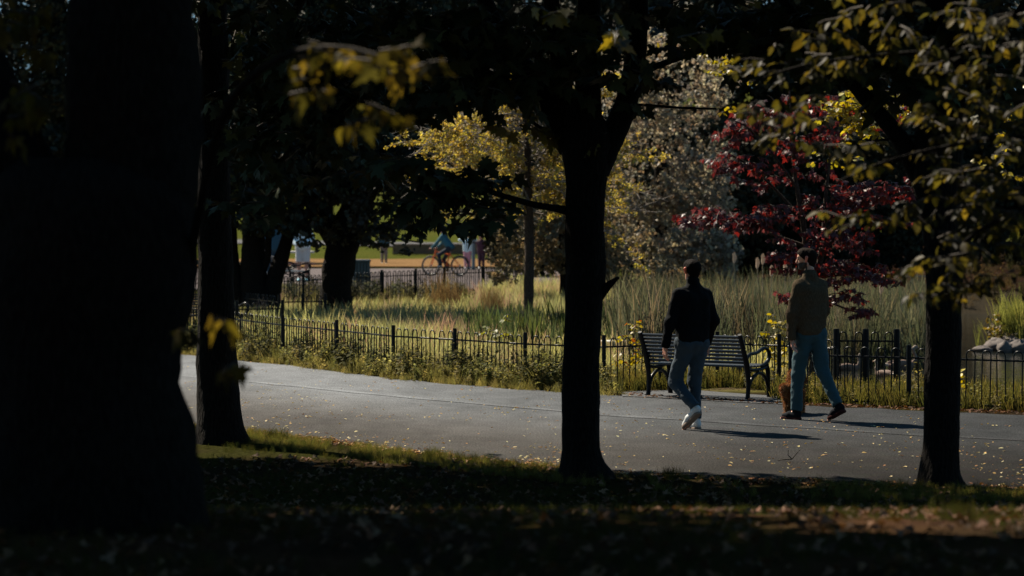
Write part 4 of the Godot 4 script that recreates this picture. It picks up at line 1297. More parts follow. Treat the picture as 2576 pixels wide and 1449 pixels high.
	for q in [["dark shrub across the pond under the red maple", 2010, 84.0, 1.7, 2.6], ["dark shrub across the pond left of the right tree trunk", 2200, 86.0, 1.8, 3.1], ["dark shrub across the pond right of the right tree trunk", 2440, 88.0, 1.7, 3.4], ["dark shrub across the pond at the right edge of the view", 2640, 88.0, 1.6, 3.2], ["dark shrub behind the silvery tree and left of the red maple", 1850, 82.0, 1.5, 2.8], ["dark shrub behind the slim tree with yellow buds", 1340, 86.0, 1.6, 3.0], ["dark shrub behind the middle tree", 1520, 88.0, 1.6, 3.4], ["dark shrub behind the man in the black jacket", 1690, 86.0, 1.7, 3.2]]:
		var base := at(q[1], 0, q[2])
		base.y = height(base.x, base.z)
		t = thing("shrub", q[0], "shrub", base, 0.0, "dark shrubs across the pond")
		var mb := MB.new()
		for k in 4:
			mb.tube([Vector3(rnd(-0.1, 0.1), -0.1, 0), Vector3(rnd(-0.5, 0.5), q[4] * 0.5, rnd(-0.3, 0.3)), Vector3(rnd(-1.0, 1.0), q[4], rnd(-0.5, 0.5))], [0.06, 0.04, 0.015], 5, false)
		part("stems", mb.mesh(), bark, t).set_meta("kind", "stuff")
		crown_sprigs(t, small, mats["dark leaf"], [[base + Vector3(0, q[4] * 0.52, 0), Vector3(q[3], q[4] * 0.55, 1.2), 2200], [base + Vector3(0.3, q[4] * 1.0, -0.6), Vector3(q[3], q[4] * 0.5, 1.2), 1700]], Vector2(0.22, 0.40), shade)
	# woodland that closes the view
	rng.seed = 53
	var kinds := [["dark evergreen tree at the far left behind the multi stemmed tree", -17.0, 112.0], ["tall dark tree behind the lawn left of the leaning trunk", -10.5, 172.0], ["broad dark tree at the back behind the cyclist", -4.5, 166.0], ["dark tree at the back behind the slim budding tree", 1.5, 160.0],
		["dark tree at the back behind the silvery tree", 4.2, 96.0], ["shadowy tree behind the red maple", 8.6, 92.0], ["shadowy tree at the back right of the red maple", 13.2, 94.0], ["shadowy tree at the far right edge behind the pond", 17.5, 98.0], ["dark tree at the back behind the standing boy in grey trousers", -15.5, 178.0]]
	for q in kinds:
		var d: float = q[2]
		var s := d / 95.0
		var base := Vector3(q[1], height(q[1], -d), -d)
		t = thing("tree", q[0], "tree", base, 0.0, "woodland along the back")
		var mb := MB.new()
		mb.tube([Vector3(0, -0.1, 0), Vector3(0.1, 2.5, 0), Vector3(-0.1, 6.0, 0), Vector3(0.1, 10.0, 0)], [0.36, 0.27, 0.2, 0.08], 10, true, 1.0, noise, 0.1)
		part("trunk", mb.mesh(), mats["pale bark"] if q[1] > 4.0 and q[1] < 10.0 else bark, t)
		var far := d > 140.0
		crown_sprigs(t, small, mats["dark leaf"], [[base + Vector3(0, 4.2 if far else 3.4, 0), Vector3(3.6, 1.9, 2.4) * (1.45 if far else 1.0), 3000], [base + Vector3(-0.8, 7.0, 0), Vector3(3.4, 2.2, 2.4) * (1.5 if far else 1.0), 2700], [base + Vector3(0.8, 10.5, 0), Vector3(3.2, 2.6, 2.4) * (1.5 if far else 1.0), 2600]], Vector2(0.34, 0.58) * (1.5 if far else 1.0), dark if q[1] < 4 else [Color(0.035, 0.036, 0.022), Color(0.026, 0.03, 0.022), Color(0.06, 0.05, 0.025)])


# ---------------------------------------------------------------- fences
func build_fences() -> void:
	rng.seed = 61
	fence("long low black bow-top fence along the far edge of the path", [[-6.6, 52.0], [-5.45, 49.6], [-4.4, 47.4], [-3.42, 45.0], [-2.5, 43.06], [-1.62, 41.2], [-0.76, 40.15], [0.17, 38.9], [1.16, 38.1], [1.9, 38.6], [2.66, 39.1], [3.4, 38.4], [4.04, 37.6]], 0.69, 0.188, 0.028, "bow-top park fences")
	fence("short taller bow-top fence panel behind the bearded man", [[4.04, 37.6], [4.40, 37.55], [4.78, 37.5]], 0.79, 0.165, 0.04, "bow-top park fences")
	fence("black bow-top fence beside the pond running behind the right tree", [[3.32, 35.95], [4.63, 35.2], [6.1, 34.3], [7.6, 33.3]], 0.70, 0.195, 0.03, "bow-top park fences")
	fence("bow-top fence beyond the first one in front of the dark stems", [[-6.9, 61.5], [-5.5, 58.8], [-4.27, 55.4], [-3.85, 55.6], [-3.45, 55.8]], 0.69, 0.19, 0.03, "bow-top park fences")
	fence("short bow-top fence section between the two left fences", [[-5.6, 51.4], [-4.7, 51.6], [-3.95, 52.0]], 0.69, 0.19, 0.03, "bow-top park fences")
	fence("distant bow-top fence across the meadow in front of the cyclist", [[-8.0, 67.0], [-6.2, 67.8], [-4.75, 68.8], [-3.9, 69.8], [-3.06, 71.0], [-2.28, 71.6], [-1.62, 72.2], [-0.7, 73.0], [0.3, 74.0]], 0.69, 0.135, 0.036, "bow-top park fences", 0.013)


# ---------------------------------------------------------------- people, dog, bicycle
func build_people() -> void:
	rng.seed = 71
	# the man in the black jacket: walking away to the left, right leg carrying him, left heel up behind
	var j := {"pelvis": Vector3(0, 0.95, 0), "hipl": Vector3(-0.085, 0.9, 0.01), "hipr": Vector3(0.085, 0.9, 0), "knl": Vector3(-0.10, 0.50, 0.17), "knr": Vector3(0.085, 0.51, 0.07),
		"anl": Vector3(-0.07, 0.235, -0.17), "anr": Vector3(0.07, 0.10, 0.02), "toel": Vector3(-0.085, 0.005, 0.03), "heell": Vector3(-0.075, 0.19, -0.23), "toer": Vector3(0.075, 0.0, 0.23), "heelr": Vector3(0.07, 0.0, -0.04),
		"neck": Vector3(0.01, 1.50, 0.0), "head": Vector3(0.015, 1.675, 0.03), "shl": Vector3(-0.185, 1.42, 0.0), "shr": Vector3(0.185, 1.405, 0.0),
		"ell": Vector3(-0.27, 1.14, 0.02), "wrl": Vector3(-0.275, 0.885, 0.10), "elr": Vector3(0.25, 1.14, -0.04), "wrr": Vector3(0.235, 0.90, 0.05),
		"face": Vector3(0.12, 0, 1), "hdl": Vector3(0.02, -1, 0.12), "hdr": Vector3(0, -1, 0.15), "pal": Vector3(1, 0, -0.1), "par": Vector3(-1, 0, -0.1), "thl": Vector3(0.1, 0.1, 1), "thr": Vector3(-0.1, 0.1, 1)}
	person("man in black jacket, grey jeans and white shoes walking away past the bench", at(1742, 1083, 31.55), deg_to_rad(34.0), j, {"cell": 0.0125, "fine": true, "skin": Color(0.56, 0.27, 0.18), "hair": Color(0.012, 0.01, 0.009), "hair_mat": mats["dark hair"], "hair_r": 0.006, "hairline": 0.012,
		"top": "jacket", "top_mat": mats["jacket"], "hem": 0.865, "bulk": 1.0, "collar": 0.055, "bottom": "jeans", "bottom_mat": mats["slate denim"], "leg": 0.96, "shoe_mat": mats["white shoe"], "sole_mat": mats["gum sole"]})
	# the bearded man in the jumper
	j = {"pelvis": Vector3(0, 0.98, 0), "hipl": Vector3(-0.085, 0.93, 0.02), "hipr": Vector3(0.085, 0.93, -0.02), "knl": Vector3(-0.08, 0.51, 0.10), "knr": Vector3(0.08, 0.53, -0.12),
		"anl": Vector3(-0.075, 0.09, 0.13), "anr": Vector3(0.08, 0.17, -0.36), "toel": Vector3(-0.09, 0.0, 0.345), "heell": Vector3(-0.075, 0.0, 0.06), "toer": Vector3(0.09, 0.005, -0.20), "heelr": Vector3(0.085, 0.115, -0.455),
		"neck": Vector3(0.0, 1.575, 0.0), "head": Vector3(-0.015, 1.765, 0.045), "shl": Vector3(-0.175, 1.465, 0.0), "shr": Vector3(0.175, 1.465, 0.0),
		"ell": Vector3(-0.245, 1.18, 0.03), "wrl": Vector3(-0.245, 0.90, 0.035), "elr": Vector3(0.26, 1.19, 0.04), "wrr": Vector3(0.20, 0.98, 0.20),
		"face": Vector3(-0.62, -0.06, 0.8), "hdl": Vector3(-0.02, -1, -0.2), "hdr": Vector3(-0.1, -0.9, 0.4), "pal": Vector3(0.5, -0.1, -0.85), "par": Vector3(-1, 0, 0), "thl": Vector3(0.85, 0.0, 0.5), "thr": Vector3(-0.1, 0.3, 1)}
	person("bearded man in brown knitted jumper and teal jeans walking left", at(2038, 1058, 32.95), deg_to_rad(40.0), j, {"cell": 0.0125, "fine": true, "beard": true, "skin": Color(0.60, 0.33, 0.23), "hair": Color(0.022, 0.014, 0.010), "hair_mat": mats["brown hair"], "hair_r": 0.011, "hairline": 0.008,
		"top": "jumper", "top_mat": mats["knit"], "hem": 0.935, "bulk": 1.05, "collar": 0.01, "bottom": "jeans", "bottom_mat": mats["teal denim"], "leg": 1.02, "shoe_mat": mats["dark shoe"], "sole_mat": mats["red sole"]})
	# the dog on the man's far side, walking right
	var dp := at(1999, 1042, 33.9)
	var dog := thing("dog", "small curly reddish brown dog beside the bearded man's leg", "dog", Vector3(dp.x, 0, dp.z), deg_to_rad(78.0))
	var db := [
		[Vector3(-0.16, 0.30, 0), Vector3(0.14, 0.31, 0), 0.085, 0.10], [Vector3(0.14, 0.31, 0), Vector3(0.24, 0.42, 0), 0.085, 0.06], [Vector3(0.25, 0.46, 0), Vector3(0.29, 0.45, 0), 0.075, 0.062], [Vector3(0.29, 0.44, 0), Vector3(0.37, 0.42, 0), 0.045, 0.034],
		[Vector3(0.25, 0.49, 0.065), Vector3(0.24, 0.40, 0.085), 0.030, 0.035], [Vector3(0.25, 0.49, -0.065), Vector3(0.24, 0.40, -0.085), 0.030, 0.035],
		[Vector3(-0.22, 0.35, -0.01), Vector3(-0.29, 0.34, -0.09), 0.028, 0.04], [Vector3(-0.29, 0.34, -0.09), Vector3(-0.28, 0.28, -0.10), 0.045, 0.035]]
	for s in [-1.0, 1.0]:
		db.append([Vector3(-0.15, 0.26, 0.055 * s), Vector3(-0.10, 0.18, 0.062 * s), 0.075, 0.050])      # thigh to knee
		db.append([Vector3(-0.10, 0.18, 0.062 * s), Vector3(-0.19 - 0.03 * s, 0.12, 0.062 * s), 0.048, 0.036])   # knee to hock
		db.append([Vector3(-0.19 - 0.03 * s, 0.12, 0.062 * s), Vector3(-0.175 - 0.04 * s, 0.025, 0.062 * s), 0.036, 0.032])
		db.append([Vector3(-0.175 - 0.04 * s, 0.022, 0.062 * s), Vector3(-0.14 - 0.04 * s, 0.02, 0.062 * s), 0.032, 0.026])
		db.append([Vector3(0.13, 0.25, 0.055 * s), Vector3(0.12 + 0.04 * s, 0.13, 0.06 * s), 0.055, 0.038])
		db.append([Vector3(0.12 + 0.04 * s, 0.13, 0.06 * s), Vector3(0.13 + 0.06 * s, 0.022, 0.06 * s), 0.037, 0.032])
		db.append([Vector3(0.13 + 0.06 * s, 0.022, 0.06 * s), Vector3(0.165 + 0.06 * s, 0.02, 0.06 * s), 0.032, 0.026])
	var mb := MB.new()
	mb.tint = Color(0.33, 0.165, 0.075)
	var curl := func(p: Vector3) -> Color: return Color(0.33, 0.165, 0.075) * (1.0 + 0.7 * noise.get_noise_3d(p.x * 2600.0, p.y * 2600.0, p.z * 2600.0))
	skin(mb, db, 0.009, 0.02, 0.006, 2600.0, curl)
	part("body", mb.mesh(), mats["feather"], dog)
	dog.scale = Vector3.ONE * 0.92
	var lock := tuft_mesh(7, 0.5, 0.16, 0.9, 77)
	rng.seed = 78
	var fur := PackedFloat32Array()
	for k in 5200:
		var q := rng.randi() % mb.v.size()
		var s := rnd(0.018, 0.034)
		row(fur, frame(mb.n[q] + rvec() * 0.5 + Vector3(0, -0.3, 0), rvec(), Vector3(s, s, s)), mb.v[q] - mb.n[q] * 0.004, vary(Color(0.33, 0.165, 0.075), 0.4))
	copies("fur", lock, mat("fur", Color.WHITE, 0.8, {"vertex_color_use_as_albedo": true, "backlight_enabled": true, "backlight": Color(0.6, 0.5, 0.4), "metallic_specular": 0.2}), dog, fur)
	var nb := MB.new()
	nb.ball(Vector3(0.405, 0.425, 0), Vector3(0.014, 0.012, 0.016), 8)
	part("nose", nb.mesh(), mats["eye"], dog)

	# the far side of the meadow
	j = standing(0.98)
	j.merge({"ell": Vector3(-0.25, 1.14, -0.03), "wrl": Vector3(-0.10, 1.0, 0.20), "hdl": Vector3(0.8, -0.3, 0.4), "thl": Vector3(0, 1, 0.2), "pal": Vector3(0, 0, -1), "elr": Vector3(0.25, 1.12, 0.0), "wrr": Vector3(0.14, 0.98, 0.18), "hdr": Vector3(-0.9, 0, 0.3), "thr": Vector3(0, 1, 0), "par": Vector3(0, 0, -1), "face": Vector3(-0.3, -0.15, 1)}, true)
	var look := {"cell": 0.019, "skin": Color(0.42, 0.23, 0.17), "hair": Color(0.04, 0.03, 0.02), "hair_mat": mats["brown hair"], "top": "hoodie", "top_mat": mat("pale blue cloth", Color(0.66, 0.80, 0.86), 0.9), "hem": 0.86, "bulk": 1.08, "collar": 0.04, "bottom": "shorts", "bottom_mat": mat("grey cloth", Color(0.60, 0.60, 0.60), 0.9), "shorts": true, "leg": 1.05, "shoe_mat": mat("sky shoe", Color(0.22, 0.50, 0.62), 0.6), "sole_mat": mats["white shoe"]}
	var pp := at(762, 712, 80.0)
	person("man in pale blue hoodie and grey shorts standing between the dark trunks", Vector3(pp.x, height(pp.x, pp.z), pp.z), deg_to_rad(175.0), j, look)
	pp = at(686, 712, 79.0)
	person("man in dark blue coat half hidden between the dark stems", Vector3(pp.x, height(pp.x, pp.z), pp.z), deg_to_rad(200.0), standing(1.0), look.merged({"skin": Color(0.4, 0.22, 0.16), "hair_mat": mats["dark hair"], "top": "coat", "top_mat": mat("navy cloth", Color(0.02, 0.075, 0.12), 0.9), "hem": 0.72, "bottom": "trousers", "bottom_mat": mat("blue cloth", Color(0.02, 0.05, 0.08), 0.9), "shorts": false, "shoe_mat": mats["dark shoe"]}, true))
	# the boy on the orange bicycle, riding to the left
	var bp := at(1121, 700, 86.0)
	var bike_at := Vector3(bp.x, height(bp.x, bp.z) + 0.012, bp.z)
	bicycle(bike_at, deg_to_rad(158.0))
	j = {"pelvis": Vector3(0, 0.80, -0.16), "hipl": Vector3(-0.075, 0.78, -0.14), "hipr": Vector3(0.075, 0.78, -0.14), "knl": Vector3(-0.10, 0.60, 0.17), "knr": Vector3(0.10, 0.47, 0.10), "anl": Vector3(-0.10, 0.32, 0.10), "anr": Vector3(0.10, 0.17, -0.03),
		"toel": Vector3(-0.10, 0.27, 0.22), "heell": Vector3(-0.10, 0.26, 0.06), "toer": Vector3(0.10, 0.10, 0.09), "heelr": Vector3(0.10, 0.12, -0.08), "neck": Vector3(0, 1.17, 0.06), "head": Vector3(0, 1.33, 0.12),
		"shl": Vector3(-0.14, 1.12, 0.06), "shr": Vector3(0.14, 1.12, 0.06), "ell": Vector3(-0.21, 0.94, 0.18), "elr": Vector3(0.21, 0.94, 0.18), "wrl": Vector3(-0.20, 0.80, 0.34), "wrr": Vector3(0.20, 0.80, 0.34),
		"face": Vector3(-0.25, -0.15, 1), "hdl": Vector3(0, -0.3, 1), "hdr": Vector3(0, -0.3, 1), "pal": Vector3(0, -1, 0), "par": Vector3(0, -1, 0), "thl": Vector3(1, 0, 0), "thr": Vector3(-1, 0, 0)}
	person("boy in dark teal jacket riding the orange bicycle", bike_at, deg_to_rad(158.0 - 90.0), j, look.merged({"k": 0.82, "cell": 0.017, "hair_mat": mat("fair hair", Color(0.22, 0.14, 0.07), 0.6), "top": "jacket", "top_mat": mat("teal cloth", Color(0.03, 0.13, 0.17), 0.9), "hem": 0.74, "bulk": 0.95, "bottom": "trousers", "bottom_mat": mat("ink cloth", Color(0.010, 0.02, 0.035), 0.9), "shorts": false, "leg": 0.9, "shoe_mat": mats["dark shoe"]}, true))
	# two small children
	j = standing(0.63)
	j.merge({"ell": Vector3(-0.26, 0.92, 0.02), "wrl": Vector3(-0.13, 1.06, 0.08), "hdl": Vector3(0.4, 0.8, 0.1), "elr": Vector3(0.25, 0.92, 0.02), "wrr": Vector3(0.12, 1.05, 0.08), "hdr": Vector3(-0.4, 0.8, 0.1), "thl": Vector3(0, 0, -1), "thr": Vector3(0, 0, -1)}, true)
	pp = at(1176, 668, 95.0)
	person("small child in pale blue top and pink trousers with both hands raised", Vector3(pp.x, height(pp.x, pp.z), pp.z), deg_to_rad(170.0), j, look.merged({"k": 0.70, "cell": 0.017, "hair_mat": mats["dark hair"], "top": "top", "top_mat": mat("ice cloth", Color(0.66, 0.84, 0.88), 0.9), "hem": 0.52, "bottom": "trousers", "bottom_mat": mat("pink cloth", Color(0.65, 0.30, 0.36), 0.9), "shorts": false, "shoe_mat": mats["white shoe"]}, true))
	j = standing(0.60)
	j.merge({"elr": Vector3(0.30, 0.78, 0.02), "wrr": Vector3(0.44, 0.84, 0.04), "hdr": Vector3(1, 0.1, 0), "thr": Vector3(0, 1, 0), "head": Vector3(0.02, 1.0, 0.05)}, true)
	pp = at(1211, 668, 95.6)
	person("small child in maroon coat reaching towards the child in pale blue", Vector3(pp.x, height(pp.x, pp.z), pp.z), deg_to_rad(175.0), j, look.merged({"k": 0.70, "cell": 0.017, "hair_mat": mats["brown hair"], "top": "coat", "top_mat": mat("maroon cloth", Color(0.055, 0.018, 0.034), 0.9), "hem": 0.30, "bulk": 1.1, "bottom": "leggings", "bottom_mat": mat("plum cloth", Color(0.05, 0.02, 0.04), 0.9), "shorts": false, "shoe_mat": mats["white shoe"]}, true))
	pp = at(966, 655, 105.0)
	j = standing(0.67)
	person("boy in navy top and grey trousers standing on the sandy path", Vector3(pp.x, height(pp.x, pp.z), pp.z), deg_to_rad(190.0), j, look.merged({"k": 0.74, "cell": 0.017, "hair_mat": mat("steel blue cap", Color(0.08, 0.18, 0.24), 0.6), "hair_r": 0.02, "top": "top", "top_mat": mats["navy cloth"], "hem": 0.60, "bottom": "trousers", "bottom_mat": mat("taupe cloth", Color(0.20, 0.19, 0.19), 0.9), "shorts": false, "shoe_mat": mats["dark shoe"]}, true))


func bicycle(pos: Vector3, turn: float) -> void:      # rolls along +x
	var o := thing("bicycle", "orange bicycle with the boy on it on the far path", "bicycle", pos, turn)
	var R := 0.285
	var rear := Vector3(-0.44, R, 0)
	var front := Vector3(0.46, R, 0)
	for c in [rear, front]:
		var w := Node3D.new()
		w.name = "wheel" if c == rear else "wheel_001"
		w.position = c
		o.add_child(w)
		for q in [["tyre", R - 0.02, 0.024, "tyre"], ["rim", R - 0.045, 0.011, "steel"]]:
			var tm := TorusMesh.new()
			tm.inner_radius = q[1] - q[2]
			tm.outer_radius = q[1] + q[2]
			tm.rings = 36
			tm.ring_segments = 8
			part(q[0], tm, mats[q[3]], w).rotation.x = PI / 2
		var hb := MB.new()
		hb.tube([Vector3(0, 0, -0.05), Vector3(0, 0, 0.05)], [0.018, 0.018], 8)
		part("hub", hb.mesh(), mats["steel"], w)
		for k in 12:
			var sb := MB.new()
			var a := TAU * k / 12
			sb.tube([Vector3(0, 0, 0.02), Vector3(cos(a), sin(a), 0) * (R - 0.05)], [0.0018, 0.0018], 3, false)
			part("spoke", sb.mesh(), mats["steel"], w)
	var bb := Vector3(-0.03, R + 0.01, 0)
	var top := Vector3(-0.14, 0.66, 0)
	var hd := Vector3(0.31, 0.70, 0)
	var mb := MB.new()
	for q in [[bb, top], [top + Vector3(0.01, -0.06, 0), hd], [bb, hd + Vector3(0.02, -0.1, 0)], [hd + Vector3(-0.01, 0.05, 0), hd + Vector3(0.035, -0.14, 0)]]:
		mb.tube([q[0], q[1]], [0.019, 0.019], 8)
	for s in [-1.0, 1.0]:
		mb.tube([bb + Vector3(0, 0, 0.03 * s), rear + Vector3(0, 0, 0.055 * s)], [0.011, 0.009], 6)
		mb.tube([top + Vector3(0, -0.05, 0.02 * s), rear + Vector3(0, 0, 0.055 * s)], [0.010, 0.008], 6)
	part("frame", mb.mesh(), mats["orange frame"], o)
	var fb := MB.new()
	for s in [-1.0, 1.0]:
		fb.tube([hd + Vector3(0.035, -0.14, 0.05 * s), front + Vector3(0, 0, 0.055 * s)], [0.016, 0.012], 6)
	fb.tube([hd + Vector3(0.035, -0.14, -0.06), hd + Vector3(0.035, -0.14, 0.06)], [0.017, 0.017], 6)
	part("fork", fb.mesh(), mats["orange frame"], o)
	var gb := MB.new()
	gb.tube([hd + Vector3(0, 0.05, 0), hd + Vector3(0.02, 0.12, 0)], [0.014, 0.014], 6)
	gb.tube([Vector3(0.27, 0.84, -0.27), Vector3(0.34, 0.83, -0.1), Vector3(0.34, 0.83, 0.1), Vector3(0.27, 0.84, 0.27)], [0.014, 0.012, 0.012, 0.014], 6)
	part("handlebar", gb.mesh(), mats["dark plastic"], o)
	var sb := MB.new()
	sb.tube([top, top + Vector3(-0.025, 0.08, 0)], [0.013, 0.013], 6)
	part("seat_post", sb.mesh(), mats["steel"], o)
	var ab := MB.new()
	ab.tube([top + Vector3(-0.14, 0.10, 0), top + Vector3(-0.04, 0.095, 0), top + Vector3(0.11, 0.10, 0)], [0.065, 0.05, 0.016], 8, true, 0.35, null, 0.0, Vector3(0, 0, 1))
	part("saddle", ab.mesh(), mats["dark plastic"], o)
	var mg := MB.new()
	var arc := []
	var arr := []
	for k in 9:
		var a := deg_to_rad(50 + 14 * k)
		arc.append(rear + Vector3(cos(a), sin(a), 0) * (R + 0.02))
		arr.append(0.03)
	mg.tube(arc, arr, 6, true, 0.2, null, 0.0, Vector3(0, 0, 1))
	part("mudguard", mg.mesh(), mats["dark plastic"], o)
	var kb := MB.new()
	kb.tube([bb + Vector3(0, 0, 0.03), bb + Vector3(0, 0, 0.042)], [0.085, 0.085], 18)
	part("chainring", kb.mesh(), mats["dark plastic"], o)
	for s in [-1.0, 1.0]:
		var cb := MB.new()
		cb.tube([bb + Vector3(0, 0, 0.06 * s), bb + Vector3(0.06, 0.08 * -s, 0.065 * s)], [0.010, 0.010], 6)
		cb.box(bb + Vector3(0.06, 0.08 * -s, 0.10 * s), Vector3(0.08, 0.02, 0.07))
		part("crank", cb.mesh(), mats["dark plastic"], o)


# ---------------------------------------------------------------- other things
func build_objects() -> void:
	rng.seed = 81
	bench("black park bench with slatted back seen from behind beside the path", at(1757, 1003, 36.7) * Vector3(1, 0, 1), deg_to_rad(-34.0), 1.40, "park benches")
	bench("black slatted park bench partly hidden between the two left trunks", Vector3(-5.55, 0, -53.2), deg_to_rad(-150.0), 1.5, "park benches")
	var pp := at(712, 720, 77.0)
	bench("far slatted park bench behind the dark stems near the man in shorts", Vector3(pp.x, height(pp.x, pp.z), pp.z), deg_to_rad(-70.0), 1.5, "park benches")
	# picnic table
	pp = at(742, 690, 83.0)
	var t := thing("picnic_table", "dark picnic table with pale top beside the man in shorts", "table", Vector3(pp.x, height(pp.x, pp.z), pp.z), 0.2)
	var mb := MB.new()
	mb.box(Vector3(0, 0.74, 0), Vector3(1.0, 0.05, 0.7), Basis.IDENTITY, 0.008)
	part("tabletop", mb.mesh(), mats["table top"], t)
	for s in [-1.0, 1.0]:
		var lb := MB.new()
		lb.box(Vector3(0.36 * s, 0.357, 0), Vector3(0.1, 0.714, 0.12), Basis.IDENTITY, 0.008)
		part("leg", lb.mesh(), mats["dark plastic"], t)
		var sb := MB.new()
		sb.box(Vector3(0, 0.42, 0.62 * s), Vector3(1.0, 0.045, 0.25), Basis.IDENTITY, 0.008)
		part("seat", sb.mesh(), mat("red board", Color(0.12, 0.04, 0.035), 0.7), t)
	var xb := MB.new()
	xb.box(Vector3(0, 0.36, 0), Vector3(0.08, 0.07, 1.3), Basis.IDENTITY, 0.008)
	part("crossbar", xb.mesh(), mats["dark plastic"], t)
	# litter bin behind the far fence
	pp = at(908, 720, 75.5)
	t = thing("litter_bin", "square blue grey slatted litter bin behind the distant fence", "bin", Vector3(pp.x, height(pp.x, pp.z), pp.z), 0.15)
	for k in 5:
		for s in [-1.0, 1.0]:
			for ax in 2:
				var sb := MB.new()
				var off := -0.16 + 0.08 * k
				sb.box(Vector3.ZERO, Vector3(0.06, 0.62, 0.02) if ax == 0 else Vector3(0.02, 0.62, 0.06), Basis.IDENTITY, 0.004)
				part("slat", sb.mesh(), mats["bin"], t, Vector3(off, 0.39, 0.2 * s) if ax == 0 else Vector3(0.2 * s, 0.39, off))
	var rb := MB.new()
	rb.box(Vector3(0, 0.73, 0), Vector3(0.46, 0.06, 0.46), Basis.IDENTITY, 0.012)
	part("rim", rb.mesh(), mats["bin"], t)
	var ib := MB.new()
	ib.box(Vector3(0, 0.38, 0), Vector3(0.36, 0.60, 0.36))
	part("liner", ib.mesh(), mats["dark plastic"], t)
	# posts by the children
	pp = at(1191, 668, 94.0)
	t = thing("bollard", "slim grey blue bollard between the two small children", "bollard", Vector3(pp.x, height(pp.x, pp.z), pp.z), 0.0)
	mb = MB.new()
	mb.tube([Vector3(0, 0, 0), Vector3(0, 0.92, 0), Vector3(0, 0.98, 0), Vector3(0, 1.0, 0)], [0.055, 0.055, 0.045, 0.02], 14)
	part("post", mb.mesh(), mat("grey paint", Color(0.13, 0.18, 0.21), 0.5), t)
	mb = MB.new()
	mb.tube([Vector3(0, 0.84, 0), Vector3(0, 0.88, 0)], [0.059, 0.059], 14)
	part("band", mb.mesh(), mats["dark plastic"], t)
	# the low wall on the lawn
	t = thing("wall", "low brown brick wall below the path behind the cyclist", "wall", Vector3(-2.4, height(-2.4, -119.0), -119.0), 0.0)
	for r in 4:
		for c in 20:
			var bm := MB.new()
			bm.box(Vector3.ZERO, Vector3(0.215, 0.085, 0.11 - 0.006 * ((r * 7 + c * 3) % 3)), Basis.IDENTITY, 0.006)
			part("brick", bm.mesh(), mats["brick"], t, Vector3(-2.2 + c * 0.225 + (0.11 if r % 2 else 0.0), 0.05 + r * 0.095, 0.0))
	mb = MB.new()
	mb.box(Vector3(0, 0.19, -0.06), Vector3(4.6, 0.42, 0.12))
	part("mortar", mb.mesh(), mat("mortar", Color(0.11, 0.08, 0.06), 0.95), t)
	# blue railing across the pond
	var rp := at(2295, 700, 74.0)
	t = thing("railing", "small blue metal railing across the pond by the right tree", "railing", Vector3(rp.x, height(rp.x, rp.z), rp.z), 0.1)
	for x in [-0.55, 0.0, 0.55]:
		mb = MB.new()
		mb.tube([Vector3(x, -0.1, 0), Vector3(x, 1.02, 0)], [0.03, 0.03], 8)
		part("post", mb.mesh(), mats["blue paint"], t)
	for y in [0.4, 0.6, 0.8, 1.0]:
		mb = MB.new()
		mb.tube([Vector3(-0.7, y, 0.035), Vector3(0.7, y, 0.035)], [0.014, 0.014], 6)
		part("rail", mb.mesh(), mats["blue paint"], t)
	# stones
	pp = at(1566, 857, 43.5)
	mb = MB.new()
	var sl := MeshInstance3D.new()
	mb.box(Vector3.ZERO, Vector3(1.1, 0.07, 0.4), Basis.IDENTITY, 0.012)
	mb.box(Vector3(-0.3, -0.23, 0), Vector3(0.2, 0.38, 0.28), Basis.IDENTITY, 0.01)
	mb.box(Vector3(0.3, -0.23, 0), Vector3(0.2, 0.38, 0.28), Basis.IDENTITY, 0.01)
	t = thing("stone_bench", "pale stone slab seat behind the fence left of the bench", "bench", Vector3(pp.x, pp.y - 0.035, pp.z), 0.05)
	part("slab", mb.mesh(), mats["pale slab"], t)
	sl.free()
	pp = at(1864, 968, 39.6)
	rock("stone", "upright tan oval stone behind the bench", Vector3(pp.x, 0.18, pp.z), Vector3(0.12, 0.23, 0.07), mats["tan stone"])
	rock("rock", "pale pinkish rock in the meadow just right of the slim tree", at(1372, 748, 72.0), Vector3(0.36, 0.16, 0.25), mats["stone"], "rocks beyond the fence")
	rock("rock", "pale flat rock in the meadow just left of the slim tree", at(1300, 742, 73.0), Vector3(0.3, 0.16, 0.25), mats["stone"], "rocks beyond the fence", 0.6)
	var said := ["whitest rock on the far bank of the pond", "rounded rock at the right end of the far bank", "low dark rock at the waterline left of the whitest rock", "long flat rock at the far waterline", "rock stacked highest on the far bank"]
	var k := 0
	for q in [[2478, 768, 76.5, 0.30, 0.13], [2515, 775, 76.2, 0.22, 0.17], [2450, 785, 75.5, 0.34, 0.14], [2490, 792, 75.2, 0.6, 0.10], [2550, 740, 79.0, 0.3, 0.16]]:
		rock("rock", said[k], at(q[0], q[1], q[2]), Vector3(q[3], q[4], q[3] * 0.8), mats["stone"], "rocks beyond the fence", k)
		k += 1
	said = ["small pale rock poking out of the water left of the islet", "broad pale rock at the left end of the islet", "roundest rock in the middle of the islet", "dark rock at the right end of the islet", "rock at the back of the islet under the yellow shrub"]
	k = 0
	for q in [[2472, 873, 54.5, 0.17, 0.06], [2512, 866, 54.8, 0.26, 0.12], [2530, 872, 54.0, 0.16, 0.12], [2566, 872, 54.0, 0.2, 0.13], [2545, 862, 55.4, 0.3, 0.14]]:
		rock("rock", said[k], at(q[0], q[1], q[2]) - Vector3(0, 0.06, 0), Vector3(q[3], q[4] * 1.3, q[3] * 0.9), mats["stone"], "rocks beyond the fence", k * 2)
		k += 1
	# geese
	goose("brown goose swimming behind the tall fence panel", at(2135, 912, 48.2) * Vector3(1, 0, 1) + Vector3(0, -0.31, 0), 0.2, false, 0.62)
